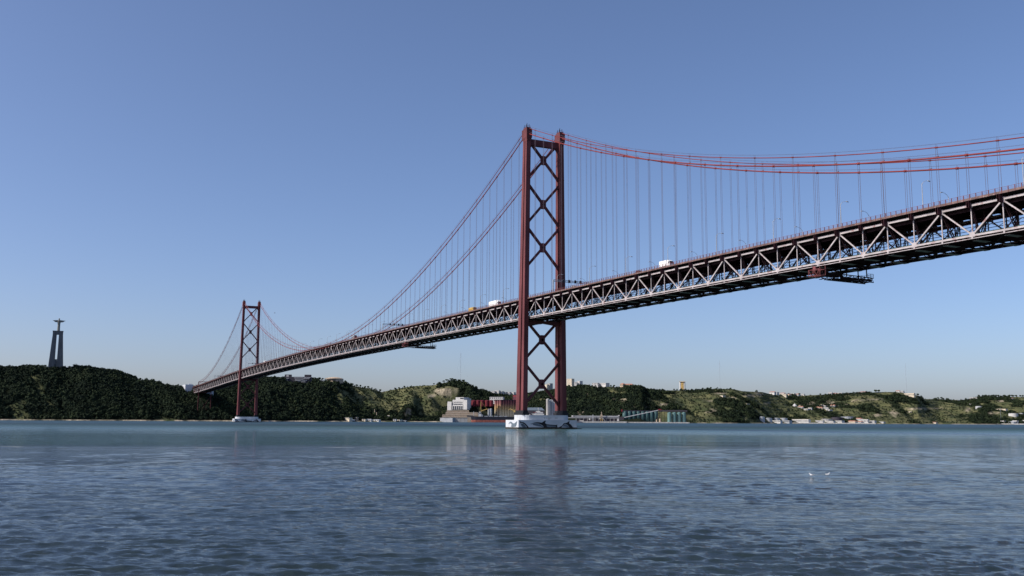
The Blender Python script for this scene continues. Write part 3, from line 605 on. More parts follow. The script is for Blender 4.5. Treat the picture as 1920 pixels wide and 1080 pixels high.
# towers
def tower(xo, ypier):
    BZ = 9.9; TZ = 184.0; lean = 13.7
    def yl(z): return 11.95+(lean-11.95)*(1-(z-BZ)/(TZ-BZ))
    def hx(z): return 5.05+(2.6-5.05)*(z-BZ)/(TZ-BZ)
    HY = 1.5
    def cyz(z): return ypier*max(0, 1-(z-BZ)/(TZ-BZ))
    tw = MB()
    tw.box(xo-1.3, xo+1.3, -10.7, 10.7, 180.0, 184.0)                           # top strut
    tw.plate([(-10.7, 182), (-10.7, 177.2), (-8.2, 180.1), (8.2, 180.1), (10.7, 177.2), (10.7, 182)], 'x', xo-0.9, xo+0.9)
    to = tw.build('tower', M['red'], bridge)
    zd = zb(xo); tw = MB()
    tw.plate([(-12, zd-1.9), (12, zd-1.9), (12, zd-5.6), (8.8, zd-4.4), (0, zd-3.4), (-8.8, zd-4.4), (-12, zd-5.6)], 'x', xo-1.6, xo+1.6)
    tw.build('deck_strut', M['red'], to)
    for s in (1, -1):
        lg = MB()
        def col_(fx0, fx1, hy, lg=lg):             # tapering column occupying a share of the leg's depth
            z0, z1 = BZ, TZ; vs = []
            for z in (z0, z1):
                xa, xb = xo-hx(z)+2*hx(z)*fx0, xo-hx(z)+2*hx(z)*fx1; yc = s*yl(z)+cyz(z)
                vs += [(xa, yc-hy, z), (xb, yc-hy, z), (xb, yc+hy, z), (xa, yc+hy, z)]
            lg.add(vs, [(0, 3, 2, 1), (4, 5, 6, 7), (0, 1, 5, 4), (1, 2, 6, 5), (2, 3, 7, 6), (3, 0, 4, 7)])
        col_(0, 0.34, HY); col_(0.53, 1.0, HY)
        wb = MB(); col_(0.34, 0.53, HY*0.25, wb); wb.build('leg_web', M['frame'], to)  # dark colour on the web stands in for shade in the slot
        z = BZ+6
        while z < TZ-3:                     # splice collars
            h = hx(z); yc = s*yl(z)+cyz(z); lg.box(xo-h-0.04, xo-h+2*h*0.34+0.04, yc-HY-0.04, yc+HY+0.04, z, z+0.35); lg.box(xo-h+2*h*0.53-0.04, xo+h+0.04, yc-HY-0.04, yc+HY+0.04, z, z+0.35); z += 13
        lo = lg.build('leg', M['red'], to)
        bs = MB(); yc = s*lean+ypier; bs.box(xo-6.1, xo+6.1, yc-2.2, yc+2.2, 8.4, 9.95); bs.box(xo-5.5, xo+5.5, yc-1.6, yc+1.6, 9.95, 11.2); bs.build('leg_base', M['black'], to)
        sd = MB(); y = s*11.95
        sd.prism([(xo-3.6, y-1.9), (xo+3.6, y-1.9), (xo+3.6, y+1.9), (xo-3.6, y+1.9)], 184.6, 190.2)
        sd.add([(xo-2.9, y-1.3, 182.4), (xo+2.9, y-1.3, 182.4), (xo+2.9, y+1.3, 182.4), (xo-2.9, y+1.3, 182.4), (xo-3.6, y-1.9, 184.6), (xo+3.6, y-1.9, 184.6), (xo+3.6, y+1.9, 184.6), (xo-3.6, y+1.9, 184.6)],
               [(0, 3, 2, 1), (0, 1, 5, 4), (1, 2, 6, 5), (2, 3, 7, 6), (3, 0, 4, 7)])
        sd.prism([(xo-2.4, y-1.5), (xo+2.4, y-1.5), (xo+2.4, y+1.5), (xo-2.4, y+1.5)], 190.2, 191.3)
        sd.build('saddle_housing', M['red'], to)
        an = MB()
        for dx, dy, h in ((0, 0, 3.4), (1.4, 0.9, 2.2), (-1.4, -0.8, 2.4), (1.5, -1.0, 1.6), (-1.2, 1.0, 2.0)): an.tube([(xo+dx, y+dy, 191.2), (xo+dx, y+dy, 191.2+h)], 0.16, 5)
        for q in (-1, 1): an.beam((xo-2.3, y+q*1.4, 192.2), (xo+2.3, y+q*1.4, 192.2), 0.08); an.beam((xo+q*2.3, y-1.4, 192.2), (xo+q*2.3, y+1.4, 192.2), 0.08)
        an.build('top_beacons', M['frame'], to)
    for zc, hh in ((171.2, 12.3), (142.2, 13.0), (114.0, 13.0), (55.3, 12.6), (27.6, 13.2)):
        xb = MB(); yi = yl(zc)-HY; c = cyz(zc)
        for s in (1, -1):
            for q in (1, -1):
                xb.beam((xo, c, zc), (xo, c+s*(yi+0.3), zc+q*hh), 1.5, 1.35)
                # lacing ribs on the faces
                for f in range(2, 11):
                    a = f/11; p = np.array((xo-0.78, c+s*yi*a, zc+q*hh*a)); xb.box(p[0], p[0]+0.06, p[1]-0.22, p[1]+0.22, p[2]-0.12, p[2]+0.12)
                yq = c+s*yi; zq = zc+q*hh       # corner gussets
                xb.plate([(yq, zq+1.0), (yq-s*1.3, zq-q*0.3), (yq, zq-q*2.6)] if q > 0 else [(yq, zq-1.0), (yq-s*1.3, zq+0.3), (yq, zq+2.6)], 'x', xo-0.5, xo+0.5)
        g = 1.9; xb.plate([(c-g, zc-g*1.3), (c-g*0.5, zc-g*1.55), (c+g*0.5, zc-g*1.55), (c+g, zc-g*1.3), (c+g, zc+g*1.3), (c+g*0.5, zc+g*1.55), (c-g*0.5, zc+g*1.55), (c-g, zc+g*1.3)], 'x', xo-0.62, xo+0.62)
        xb.build('cross_brace', M['red'], to)
    # pier
    pm = MB(); pm.cur = 0; y0 = ypier
    def chamf(hx_, hy_, c): return [(xo-hx_+c, y0-hy_), (xo+hx_-c, y0-hy_), (xo+hx_, y0-hy_+c), (xo+hx_, y0+hy_-c), (xo+hx_-c, y0+hy_), (xo-hx_+c, y0+hy_), (xo-hx_, y0+hy_-c), (xo-hx_, y0-hy_+c)]
    pm.prism(chamf(9, 20.3, 0.3), 1.0, 5.4)
    st = [(xo+7.4*math.cos(a), y0+10.4+7.4*math.sin(a)) for a in np.linspace(0, math.pi, 15)]+[(xo+7.4*math.cos(a), y0-10.4+7.4*math.sin(a)) for a in np.linspace(math.pi, 2*math.pi, 15)]
    pm.prism(st, 5.4, 8.4)
    st2 = [(xo+(x-xo)*1.03, y0+(y-y0)*1.012) for x, y in st]; pm.prism(st2, 5.4, 5.62)
    po = pm.build('pier', M['pier'], bridge)
    tb = MB(); tb.prism(chamf(9.15, 20.5, 0.3), -4, 1.0); tb.box(xo-9.6, xo-8.6, y0-23.3, y0+20.8, -1, 0.45); tb.box(xo-9.6, xo+9.6, y0-22.0, y0-20.4, -1, 0.45); tb.build('waterline_band', M['tide'], po)
    # dolphins on the river face and a seal-like figure on the east end, flat paint on the pier
    fx = xo-9.0
    def Q(px, py): return (y0+20.2-(px-378)/(1668-378)*40.4, 1.0+(435-py)/160*4.4)
    dol = [([(395, 293), (440, 318), (480, 322), (530, 350), (575, 400), (600, 435), (560, 435), (520, 380), (480, 350), (445, 338), (425, 350)], [[(425, 355), (480, 355), (520, 390), (545, 434), (470, 434), (440, 400)]]),
           ([(620, 362), (680, 350), (720, 330), (770, 322), (840, 325), (885, 332), (930, 300), (975, 285), (955, 340), (990, 365), (1060, 372), (1150, 380), (1195, 382), (1230, 372), (1222, 400), (1235, 435), (935, 435), (900, 395), (840, 360), (770, 345), (700, 352), (660, 366)],
            [[(680, 360), (770, 350), (840, 366), (895, 400), (930, 434), (770, 405), (700, 385)], [(985, 385), (1100, 395), (1180, 400), (1200, 425), (1000, 428)]]),
           ([(1250, 435), (1330, 400), (1370, 345), (1440, 330), (1470, 310), (1500, 290), (1495, 345), (1540, 380), (1580, 435), (1500, 435), (1455, 380), (1400, 360), (1355, 390), (1320, 435)], [[(1350, 400), (1400, 366), (1450, 385), (1495, 434), (1430, 425), (1345, 415)]])]
    for poly, patches in dol:
        mu = MB(); mu.plate([Q(*q) for q in poly], 'x', fx-0.03, fx+0.0); mu.build('painted_dolphin', M['black'], po)
        for pa in patches: mu = MB(); mu.plate([Q(*q) for q in pa], 'x', fx-0.05, fx-0.032); mu.build('painted_belly', M['mgrey'], po)
    mg = MB()
    if xo > 500:
        pass
    else:
        tx = MB()
        for px, w in ((958, 26), (1010, 14), (1040, 34), (1082, 22), (1112, 10), (1200, 20), (1232, 26)):
            yq = y0+20.2-(px-378)/(1290)*40.4; tx.box(xo-7.45, xo-7.38, yq-w*0.031, yq, 6.45, 6.85 if w < 30 else 6.7)
        tx.build('small_lettering', M['mgrey'], po)
    ey = y0+20.3
    def E_(px, py): return (xo+9-(px-85)/(372-85)*18, 1.0+(435-py)/160*4.4)
    mg.plate([E_(*q) for q in [(155, 360), (185, 312), (225, 318), (250, 345), (280, 352), (325, 320), (350, 288), (345, 340), (330, 400), (315, 425), (235, 434), (205, 420), (225, 385), (210, 355), (185, 350), (170, 372)]], 'y', ey, ey+0.03)
    mg.build('painted_seal', M['mgrey'], po)
tower(0.0, 1.3); tower(1013.0, 0.0)
M['foam'] = mat('foam_white', (0.55, 0.58, 0.58), 0.9)
fg = np.random.default_rng(8)
for xo, y0, nm in ((0.0, 1.3, 'near'), (1013.0, 0.0, 'far')):
    q = MB(); path = [(xo+9.8, y0+20.9), (xo-9.8, y0+20.9), (xo-9.8, y0-24.5)]
    for (xa, ya), (xb, yb) in zip(path[:-1], path[1:]):
        L = math.hypot(xb-xa, yb-ya); k = int(L/0.9)
        for i in range(k):
            if fg.random() < 0.42: continue
            f = (i+fg.random())/k; cx, cy = xa+(xb-xa)*f, ya+(yb-ya)*f; r = fg.uniform(0.25, 0.9); r2 = fg.uniform(0.15, 0.5)
            pts = [(cx-abs(fg.normal(0, 0.5))+r2*math.cos(a)*1.2, cy+r*math.sin(a)*1.5) for a in np.linspace(0, 5.3, 6)]
            q.add([(x, y, 0.16+0.01*i % 0.05) for x, y in pts], [tuple(range(6))])
    tag(q.build('foam', M['foam']), 'broken white foam along the waterline of the '+nm+' bridge pier', 'foam', kind='stuff')

# cables
def cz(x, up):
    if x <= 0: z = (191.6 if up else 188.0)+0.4355*x+0.0004225*x*x
    elif x <= 1013: z = (85.9 if up else 82.4)+((191.4-85.9) if up else (188.0-82.4))*((x-506.5)/506.5)**2
    else:
        t = x-1013; z = (191.6 if up else 188.0)-0.4355*t+0.0004225*t*t
    return z
XE = 1013+483.5
hand = {}
hlist = []
for s in (1, -1):
    for up in (0, 1):
        r = 0.19 if up else 0.30
        mb = MB(); xs = list(np.arange(-483.5, XE+1, P/2)); xs[-1] = XE
        pts = [(x, s*YC, cz(x, up)) for x in xs]
        pts = [(-640, s*YC, 34+up*3)]+pts+[(XE+110, s*YC, 50+up*3)]
        mb.tube(pts, r, 8)
        par = 1 if up else 0
        hs = [k for k in nodes if k % 2 == par and k not in (0, 88) and k*P < XE-3]
        for k in hs:
            x = k*P; z = cz(x, up); d = np.array((P, 0, cz(x+P, up)-z)); d /= np.linalg.norm(d)
            c = np.array((x, s*YC, z)); mb.tube([c-d*0.55, c+d*0.55], r*1.55, 8)
        co = mb.build('main_cable', M['cable'], bridge); smooth(co)
        hr = MB(); ho = 1.25
        for q in (-1, 1): hr.tube([(x, s*YC+q*0.35, cz(x, up)+ho) for x in xs], 0.03, 4)
        for k in hs:
            x = k*P
            for q in (-1, 1): hr.tube([(x, s*YC+q*0.3, cz(x, up)), (x, s*YC+q*0.35, cz(x, up)+ho)], 0.045, 4)
        hr.build('hand_ropes', M['rope'], co)
        for k in hs:
            if cz(k*P, up)-zt(k*P) > 2.0: hlist.append((k, s, up))
hlist.sort(key=lambda q: math.hypot(q[0]*P-CAM[0], q[1]*YC-CAM[1]) if q[0] > -31 else 9999)
rest = MB()
for i, (k, s, up) in enumerate(hlist):
    x = k*P; z0 = cz(x, up); z1 = zt(x)+0.2; mb = MB() if i < 100 else rest
    for q in (-0.42, 0.42):
        mb.tube([(x+q, s*YC, z1), (x+q, s*YC, z0-(3.0 if up else 0.6)), (x+q*0.5, s*YC, z0)], 0.062, 5)
    if up and z0-z1 > 6: mb.box(x-0.75, x+0.75, s*YC-0.1, s*YC+0.1, z0-3.3, z0-3.0)
    if i < 100: mb.build('hanger', M['rope'], bridge)
tag(rest.build('hanger', M['rope'], bridge), kind='stuff')

# south end: bent, anchor blocks
eb = MB(); xe = XE-4
for s in (1, -1):
    eb.beam((xe, s*12.6, 6), (xe, s*11.9, zt(xe)+1.5), 1.3, 1.7, up=(1, 0, 0))
    eb.beam((xe, s*12.9, zt(xe)+1.9), (xe, s*12.9, zt(xe)+9.5), 1.1, 1.5, up=(1, 0, 0))
eb.beam((xe, -13.2, zt(xe)+9.3), (xe, 13.2, zt(xe)+9.3), 1.1, 1.0); eb.beam((xe, -12.6, 8), (xe, 12.0, 52), 0.5); eb.beam((xe, 12.6, 8), (xe, -12.0, 52), 0.5); eb.beam((xe, -12, zb(xe)-1.9), (xe, 12, zb(xe)-1.9), 1.2, 1.2)
eo = eb.build('end_bent', M['red'], bridge)
for s in (1, -1): q = MB(); q.box(xe-3.4, xe+3.4, s*12.6-3, s*12.6+3, -3, 7.6); q.build('footing', M['pier'], eo)
ab = MB()
ab.box(1590, 1640, 11, 27, 30, 76.5); ab.box(1596, 1604, 13, 20, 76.5, 78.3); ab.box(1593, 1593.4, 18.5, 20.5, 58, 60)
o = ab.build('anchor_block', M['pier'], bridge)
ab = MB(); ab.box(1560, 1610, -27, -12.5, 30, 64); ab.build('anchor_block', M['pier'], bridge)

# ------------------------------------------------------------------ things on and under the deck
lp = empty('street_lamp'); tag(lp, 'tall grey street lamp', 'street lamp')
q = MB(); q.tube([(0, 0, 0), (0, 0, 9.0)], [0.15, 0.09], 6); q.build('pole', M['lamp'], lp)
q = MB(); q.tube([(0, 0, 8.6), (0, -0.7, 9.6), (0, -1.9, 10.2), (0, -3.3, 10.3)], [0.09, 0.07, 0.06, 0.06], 5); q.build('arm', M['lamp'], lp)
q = MB(); q.add([(-0.22, -3.0, 10.22), (0.22, -3.0, 10.22), (0.22, -4.1, 10.12), (-0.22, -4.1, 10.12), (-0.16, -3.0, 10.48), (0.16, -3.0, 10.48), (0.16, -4.1, 10.32), (-0.16, -4.1, 10.32)],
             [(0, 3, 2, 1), (4, 5, 6, 7), (0, 1, 5, 4), (1, 2, 6, 5), (2, 3, 7, 6), (3, 0, 4, 7)]); q.build('lamp_head', M['lightmetal'], lp)
first = True
def ordn(n): return {1: 'first', 2: 'second', 3: 'third'}.get(n, '%dth' % n if n % 10 not in (1, 2, 3) or n in (11, 12, 13) else '%d%s' % (n, ('st', 'nd', 'rd')[n % 10-1]))
for side in (1, -1):
    for i in range(-1, 48):
        x = -304.5+37.55*i+(10 if side < 0 else 0)
        if abs(x) < 7 or abs(x-1013) < 7: continue
        n_ = int(abs(x)//37.55)+1 if x < 1013 else int((x-1013)//37.55)+1
        reg = 'right of the near tower' if x < 0 else ('left of the near tower' if x < 1013 else 'left of the far tower')
        lab = ordn(n_)+' street lamp '+reg+', '+('near' if side > 0 else 'far')+' edge of the deck'
        o = lp if first else copy_tree(lp); first = False
        o.location = (x, side*12.4, zt(x)+1.9); o.rotation_euler = (0, 0, 0 if side > 0 else math.pi)
        tag(o, lab, 'street lamp', 'street lamps along the bridge deck')

def gantry(x, label):
    e = empty('sign_gantry', (x, 0, zt(x)+1.9)); tag(e, label, 'sign gantry', 'sign gantries over the bridge roadway')
    for s in (1, -1): q = MB(); q.beam((0, s*12.3, 0), (0, s*12.3, 7.6), 0.45, 0.45); q.build('post', M['lightmetal'], e)
    q = MB()
    for z in (6.6, 7.6):
        for dx in (-0.4, 0.4): q.beam((dx, -12.3, z), (dx, 12.3, z), 0.16)
    for i in range(16): ya = -12.3+i*24.6/16; q.beam((0.4, ya, 6.6 if i % 2 else 7.6), (0.4, ya+24.6/16, 7.6 if i % 2 else 6.6), 0.1); q.beam((-0.4, ya, 6.6 if i % 2 else 7.6), (-0.4, ya+24.6/16, 7.6 if i % 2 else 6.6), 0.1)
    q.build('cross_beam', M['metal'], e)
    for y in (5.6, 1.8, -2.4, -6.0): q = MB(); q.box(-0.7, -0.45, y-0.7, y+0.7, 6.2, 7.9); q.box(-0.75, 0.2, y-0.2, y+0.2, 7.9, 8.2); q.build('signal_box', M['dark'], e)
gantry(-36.5, 'overhead lane signal gantry just right of the near tower')
gantry(290, 'overhead lane signal gantry between the towers where the cables near the deck')
gantry(952, 'small overhead lane signal gantry just right of the far tower')
gantry(1290, 'small overhead lane signal gantry left of the far tower')

def traveller(x, label):
    z = zb(x)-1.5
    e = empty('maintenance_gantry', (x, 0, z)); tag(e, label, 'maintenance gantry', 'maintenance gantries hanging under the bridge')
    q = MB()
    for dx in (-2.2, 2.2):
        q.beam((dx, -14.0, -2.9), (dx, 12.5, -2.2), 0.32, 0.32); q.beam((dx, -14.0, -4.6), (dx, 6, -4.4), 0.3, 0.3); q.beam((dx, 6, -4.4), (dx, 12.5, -2.4), 0.25)
        for i in range(12):
            ya = -14+i*1.9; q.beam((dx, ya, -4.55), (dx, ya+0.95, -2.8), 0.14); q.beam((dx, ya+0.95, -2.8), (dx, ya+1.9, -4.5), 0.14)
    for dx in (-2.2, 2.2): q.box(dx-0.05, dx+0.05, -13.2, 3.5, -4.3, -3.45)
    q.box(-2.1, 2.1, 2.0, 11.0, -3.3, -2.6)
    for i in range(20): ya = -14+i*1.25; q.box(-2.2, 2.2, ya-0.35, ya+0.35, -4.55, -4.35) if i % 3 else q.box(-2.2, 2.2, ya-0.1, ya+0.1, -3.0, -2.8)
    for dx in (-2.2, 2.2):
        for y in (-10.5, 0, 10.5): q.beam((dx, y, -3), (dx, y, 0.4), 0.3)
    q.build('underslung_truss', M['frame'], e)
    q = MB()
    for dx in (-2.8, 2.8):
        for z_ in (-3.6, -1.2): q.beam((dx, 11.4, z_), (dx, 14.6, z_), 0.16)
    for y in (11.4, 13.0, 14.6):
        for z_ in (-3.6, -1.2): q.beam((-2.8, y, z_), (2.8, y, z_), 0.16)
    for i in range(4): xa = -2.8+i*1.4; q.beam((xa, 14.6, -3.6 if i % 2 else -1.2), (xa+1.4, 14.6, -1.2 if i % 2 else -3.6), 0.14)
    for dx in (-2.8, 0, 2.8): q.beam((dx, 14.6, -3.6), (dx, 14.6, -1.2), 0.16); q.beam((dx, 11.4, -3.6), (dx, 11.4, 0.2), 0.2)
    q.box(1.2, 2.6, 11.8, 12.6, -1.0, 0.4)
    q.build('end_cage', M['rail'], e)
    q = MB()
    for y in (-14, -12.5, -11): q.beam((-2.3, y, -2.8), (-2.3, y, -1.3), 0.1); q.beam((2.3, y, -2.8), (2.3, y, -1.3), 0.1)
    for z_ in (-2.0, -1.3): q.beam((-2.3, -14, z_), (-2.3, -11, z_), 0.09); q.beam((2.3, -14, z_), (2.3, -11, z_), 0.09); q.beam((-2.3, -14, z_), (2.3, -14, z_), 0.09)
    q.build('platform_railing', M['frame'], e)
traveller(-254, 'red and dark steel maintenance gantry under the deck at the right, nearer the camera')
traveller(226, 'dark maintenance gantry under the deck between the two towers')

def car(x, y, label, col='truckdark'):
    e = empty('car', (x, y, zt(x)+1.92), math.pi); tag(e, label, 'car')
    q = MB(); q.plate([(-2.1, 0.3), (2.1, 0.3), (2.15, 0.75), (1.1, 0.95), (0.6, 1.42), (-1.2, 1.45), (-1.9, 1.0), (-2.15, 0.9)], 'y', -0.85, 0.85); b = q.build('body', M[col], e)
    for s in (1, -1): q = MB(); q.plate([(-1.6, 0.98), (0.95, 0.98), (0.5, 1.36), (-1.15, 1.38)], 'y', s*0.86, s*0.88); q.build('side_window', M['window'], b)
    wheels(e, (-1.3, 1.35), 0.85, 0.33)
def wheels(e, xs, y0, r=0.5):
    for x in xs:
        for y in (-y0, y0): q = MB(); q.tube([(x, y-0.15, r), (x, y+0.15, r)], r, 14); q.build('wheel', M['black'], e)
def truck(x, y, label, L=9.5, H=3.9, box='truckwhite', cab='truckwhite', face=-1, cabover=True):
    e = empty('truck', (x, y, zt(x)+1.92), 0 if face > 0 else math.pi); tag(e, label, 'truck')
    q = MB(); q.box(-L/2, L/2-2.6, -1.25, 1.25, 1.0, H); q.box(-L/2+0.05, L/2-2.65, -1.28, 1.28, 1.0, 1.15); q.build('cargo_box', M[box], e)
    q = MB(); q.plate([(L/2-2.3, 0.6), (L/2, 0.6), (L/2, 1.7), (L/2-0.25, 3.0), (L/2-0.6, 3.15), (L/2-2.3, 3.15)], 'y', -1.2, 1.2); q.plate([(L/2-2.2, 3.15), (L/2-0.9, 3.15), (L/2-1.7, H), (L/2-2.2, H)], 'y', -1.1, 1.1); c = q.build('cab', M[cab], e)
    q = MB(); q.add([(L/2+0.02, -1.05, 1.75), (L/2+0.02, 1.05, 1.75), (L/2-0.22, 1.05, 2.95), (L/2-0.22, -1.05, 2.95)], [(0, 1, 2, 3)]); q.box(L/2-1.3, L/2-0.35, 1.2, 1.23, 1.75, 2.8); q.box(L/2-1.3, L/2-0.35, -1.23, -1.2, 1.75, 2.8); q.build('window', M['window'], c)
    q = MB(); q.box(-L/2, L/2, -0.5, 0.5, 0.7, 0.98); q.build('chassis', M['dark'], e)
    wheels(e, (-L/2+1.2, -L/2+2.5, L/2-1.3), 1.1)
    return e
truck(-148.6, 9.4, 'white box truck driving on the bridge right of the near tower', 8.6, 3.7)
car(-127, 11.2, 'dark car behind the railing ahead of the white box truck')
car(-60, 11.2, 'pale car on the deck right of the near tower', 'metal')
truck(54.0, 9.0, 'white lorry with a long grey trailer just left of the near tower', 15, 4.1)
truck(92.5, 9.0, 'yellow flat truck with load behind the white lorry left of the near tower', 9, 3.2, 'truckyellow', 'truckyellow')
truck(391, 9.0, 'dark lorry with a pale load on the bridge between the towers', 11, 4.2, 'metal', 'truckdark')
truck(838, 9.0, 'small white van far down the deck near the far tower', 7.5, 3.9)

# ------------------------------------------------------------------ statue on its gate-like pedestal
def facing(u, D): x, y = pos(u, D); return math.atan2(CAM[1]-y, CAM[0]-x)
def statue():
    D = 2170.0; s = D/F*1.0; x0, y0 = pos(103, D); zg = 108.5
    e = empty('statue_monument', (x0, y0, zg)); tag(e, 'tall concrete monument with a robed figure spreading its arms on a gate-like pedestal', 'monument')
    # pedestal: local Y east-west; four tapering pillars seen as two broad ones with a slit
    def col_(ya0, ya1, yb0, yb1, xh0, xh1, H):
        q = MB(); q.add([(-xh0, ya0, -3), (xh0, ya0, -3), (xh0, ya1, -3), (-xh0, ya1, -3), (-xh1, yb0, H), (xh1, yb0, H), (xh1, yb1, H), (-xh1, yb1, H)], [(0, 3, 2, 1), (4, 5, 6, 7), (0, 1, 5, 4), (1, 2, 6, 5), (2, 3, 7, 6), (3, 0, 4, 7)])
        q.build('pillar', M['oldconc'], e)
    H = 66.5
    col_(-14.2, -1.5, -9.6, -1.9, 9, 6, H); col_(2.3, 14.0, 1.9, 9.6, 9, 6, H)
    q = MB(); q.box(-6.2, 6.2, -9.7, 9.7, H, 72.6); q.box(-6.5, 6.5, -10.1, 10.1, 72.6, 74.0); q.build('lintel', M['oldconc'], e)
    q = MB(); q.box(-7.5, 7.5, -1.5, 2.4, -2, 15.5); q.build('chapel_base', M['oldconc'], e)
    q = MB(); q.box(9.05, 9.3, -2.6, 2.0, 3.5, 13.0); c = q.build('entrance_panel', M['white'], e)
    q = MB(); q.box(9.3, 9.4, -0.9, 0.7, 8.0, 11.2); q.build('emblem', M['mgrey'], c)
    # figure: one continuous lofted body (robe, torso, head) with sleeves merged
    q = MB(); y = -0.6
    prof = [(2.9, 74), (2.8, 76), (2.6, 80), (2.5, 86), (2.7, 90), (3.2, 93.2), (3.2, 95.0), (2.4, 96.4), (1.1, 97.0), (0.95, 97.4), (1.35, 98.0), (1.5, 98.9), (1.2, 99.8), (0.5, 100.3)]
    q.lathe([(r, z) for r, z in prof], (0, y, 0), 16, 0.8, 1.0)
    for sg in (1, -1):
        secs = []
        for f, (zl, zu, wd) in enumerate(((91.6, 96.4, 1.6), (92.0, 96.3, 1.35), (92.2, 96.1, 1.2), (92.6, 96.0, 1.0), (94.4, 95.9, 0.7))):
            yy = y+sg*(1.5+f*2.1); secs += [(-wd, yy, zl), (wd, yy, zl), (wd*0.8, yy, zu), (-wd*0.8, yy, zu)]
        fs = [(f*4+a, f*4+(a+1) % 4, (f+1)*4+(a+1) % 4, (f+1)*4+a) for f in range(4) for a in range(4)]+[(16, 17, 18, 19), (3, 2, 1, 0)]
        q.add(secs, fs)
        q.tube([(0, y+sg*9.6, 95.3), (0, y+sg*10.8, 95.3), (0, y+sg*11.9, 95.1)], [0.7, 0.6, 0.35], 6)
    q.build('figure', M['statue'], e)
statue()

# ------------------------------------------------------------------ buildings
def place(u, v, dD=0.0):
    D = hit(u, v)+dD; x, y = pos(u, D); return x, y, ground(u, D), D
def px2m(D): return D/F
def house(u0, u1, vt, vb, label, wall='white', roof='terracotta', depth=10, name='house', cat='house', storeys=1, group=None, D=None, flat=False, nwin=None, winmat='window', rot=None, base=None):
    """a building whose front spans columns u0..u1 and rows vt (eaves/top) to vb (foot)"""
    uc = (u0+u1)/2
    if D is None: x, y, zg, D = place(uc, vb)
    else: x, y = pos(uc, D); zg = ground(uc, D)
    zb_ = hgt(uc, vb, D) if base is None else base; ztp = hgt(uc, vt, D); w = (u1-u0)*px2m(D); h = max(ztp-zb_, 1.5)
    if rot is None: rot = -random.uniform(0.25, 0.95)
    w = w/max(math.cos(rot), 0.6); depth = min(depth, w*0.8+4)
    a = math.atan2(CAM[1]-y, CAM[0]-x)+rot
    e = empty(name, (x, y, zb_), a); tag(e, label, cat, group)
    hw = h if flat else h*0.68
    q = MB(); q.box(-depth, 0, -w/2, w/2, -6, hw); q.build('wall', M[wall], e)
    if flat:
        q = MB(); q.box(-depth-0.3, 0.3, -w/2-0.3, w/2+0.3, hw, hw+0.4); q.build('roof', M[roof], e)
    else:
        q = MB(); q.add([(-depth-0.5, -w/2-0.5, hw), (0.5, -w/2-0.5, hw), (0.5, w/2+0.5, hw), (-depth-0.5, w/2+0.5, hw), (-depth/2, -w/2+w*0.15, h), (-depth/2, w/2-w*0.15, h)],
                        [(0, 3, 2, 1), (0, 1, 4), (1, 2, 5, 4), (2, 3, 5), (3, 0, 4, 5)]); q.build('roof', M[roof], e)
    nwin = nwin if nwin is not None else max(1, int(w/4.5)); sh = hw/storeys
    for r_ in range(storeys):
        q = MB()
        for i in range(nwin):
            yc = -w/2+(i+0.5)*w/nwin; ww = min(w/nwin*0.5, 2.4); q.box(0, 0.06, yc-ww/2, yc+ww/2, r_*sh+sh*0.3, r_*sh+sh*0.78)
        q.build('window_row', M[winmat], e)
    return e, w, h, D
def tank(u0, u1, vt, vb, label, m='lightmetal', group=None, cone=0.12, name='storage_tank', cat='storage tank', D=None, parts=True):
    uc = (u0+u1)/2
    if D is None: x, y, zg, D = place(uc, vb)
    else: x, y = pos(uc, D)
    z0 = hgt(uc, vb, D); z1 = hgt(uc, vt, D); r = (u1-u0)*px2m(D)/2; h = z1-z0
    e = empty(name, (x, y, z0), math.atan2(CAM[1]-y, CAM[0]-x)); tag(e, label, cat, group)
    q = MB(); q.lathe([(r, -5), (r, h*(1-cone)), ], (-r, 0, 0), 28); q.build('shell', M[m], e)
    q = MB(); q.lathe([(r*1.02, h*(1-cone)), (r*1.02, h*(1-cone)+0.3), (0.3, h)], (-r, 0, 0), 28); q.build('roof', M[m], e)
    return e, r, h, D

# buildings on the left hilltop
def terraced():
    D = hit(558, 719.5)+6; m = px2m(D); z = lambda v, u=560: hgt(u, v, D)
    x, y = pos(558, D); e = empty('terraced_building', (x, y, z(721)), facing(558, D)-0.15); tag(e, 'dark terraced building with pale balcony bands on the hilltop above the bridge', 'building')
    Y = lambda u: (u-558)*m; Z = lambda v: z(v)-z(721)
    q = MB(); q.box(-14, 0, Y(582), Y(534), -14, Z(706.5)); q.build('wall', M['dark'], e)
    q = MB(); q.box(-12, -2, Y(545.5), Y(534), Z(706.5), Z(702.3)); q.box(-12, -2, Y(581), Y(569.5), Z(706.5), Z(702.3)); q.build('roof_block', M['dark'], e)
    q = MB(); q.box(-2, -1.8, Y(541), Y(537), Z(706.3), Z(703.3)); q.build('white_panel', M['white'], e)
    for i, (a, b, v) in enumerate(((551, 568, 708), (553, 568, 710.5), (553, 564, 713), (554, 562, 715), (569, 581, 707.5), (568, 579, 709.5), (565, 575, 712.5), (563, 572, 715.5), (535, 542, 709), (535, 540, 712))):
        q = MB(); q.box(0, 1.6+i % 3*0.6, Y(b), Y(a), Z(v+1.0), Z(v)); q.build('balcony', M['lightmetal'], e)
    for a, b, v in ((562, 567, 718.3), (537, 541, 720), (549, 552, 718.5)): q = MB(); q.box(0.5, 4, Y(b), Y(a), Z(v+1.4), Z(v)); q.build('retaining_wall', M['cream'], e)
terraced()
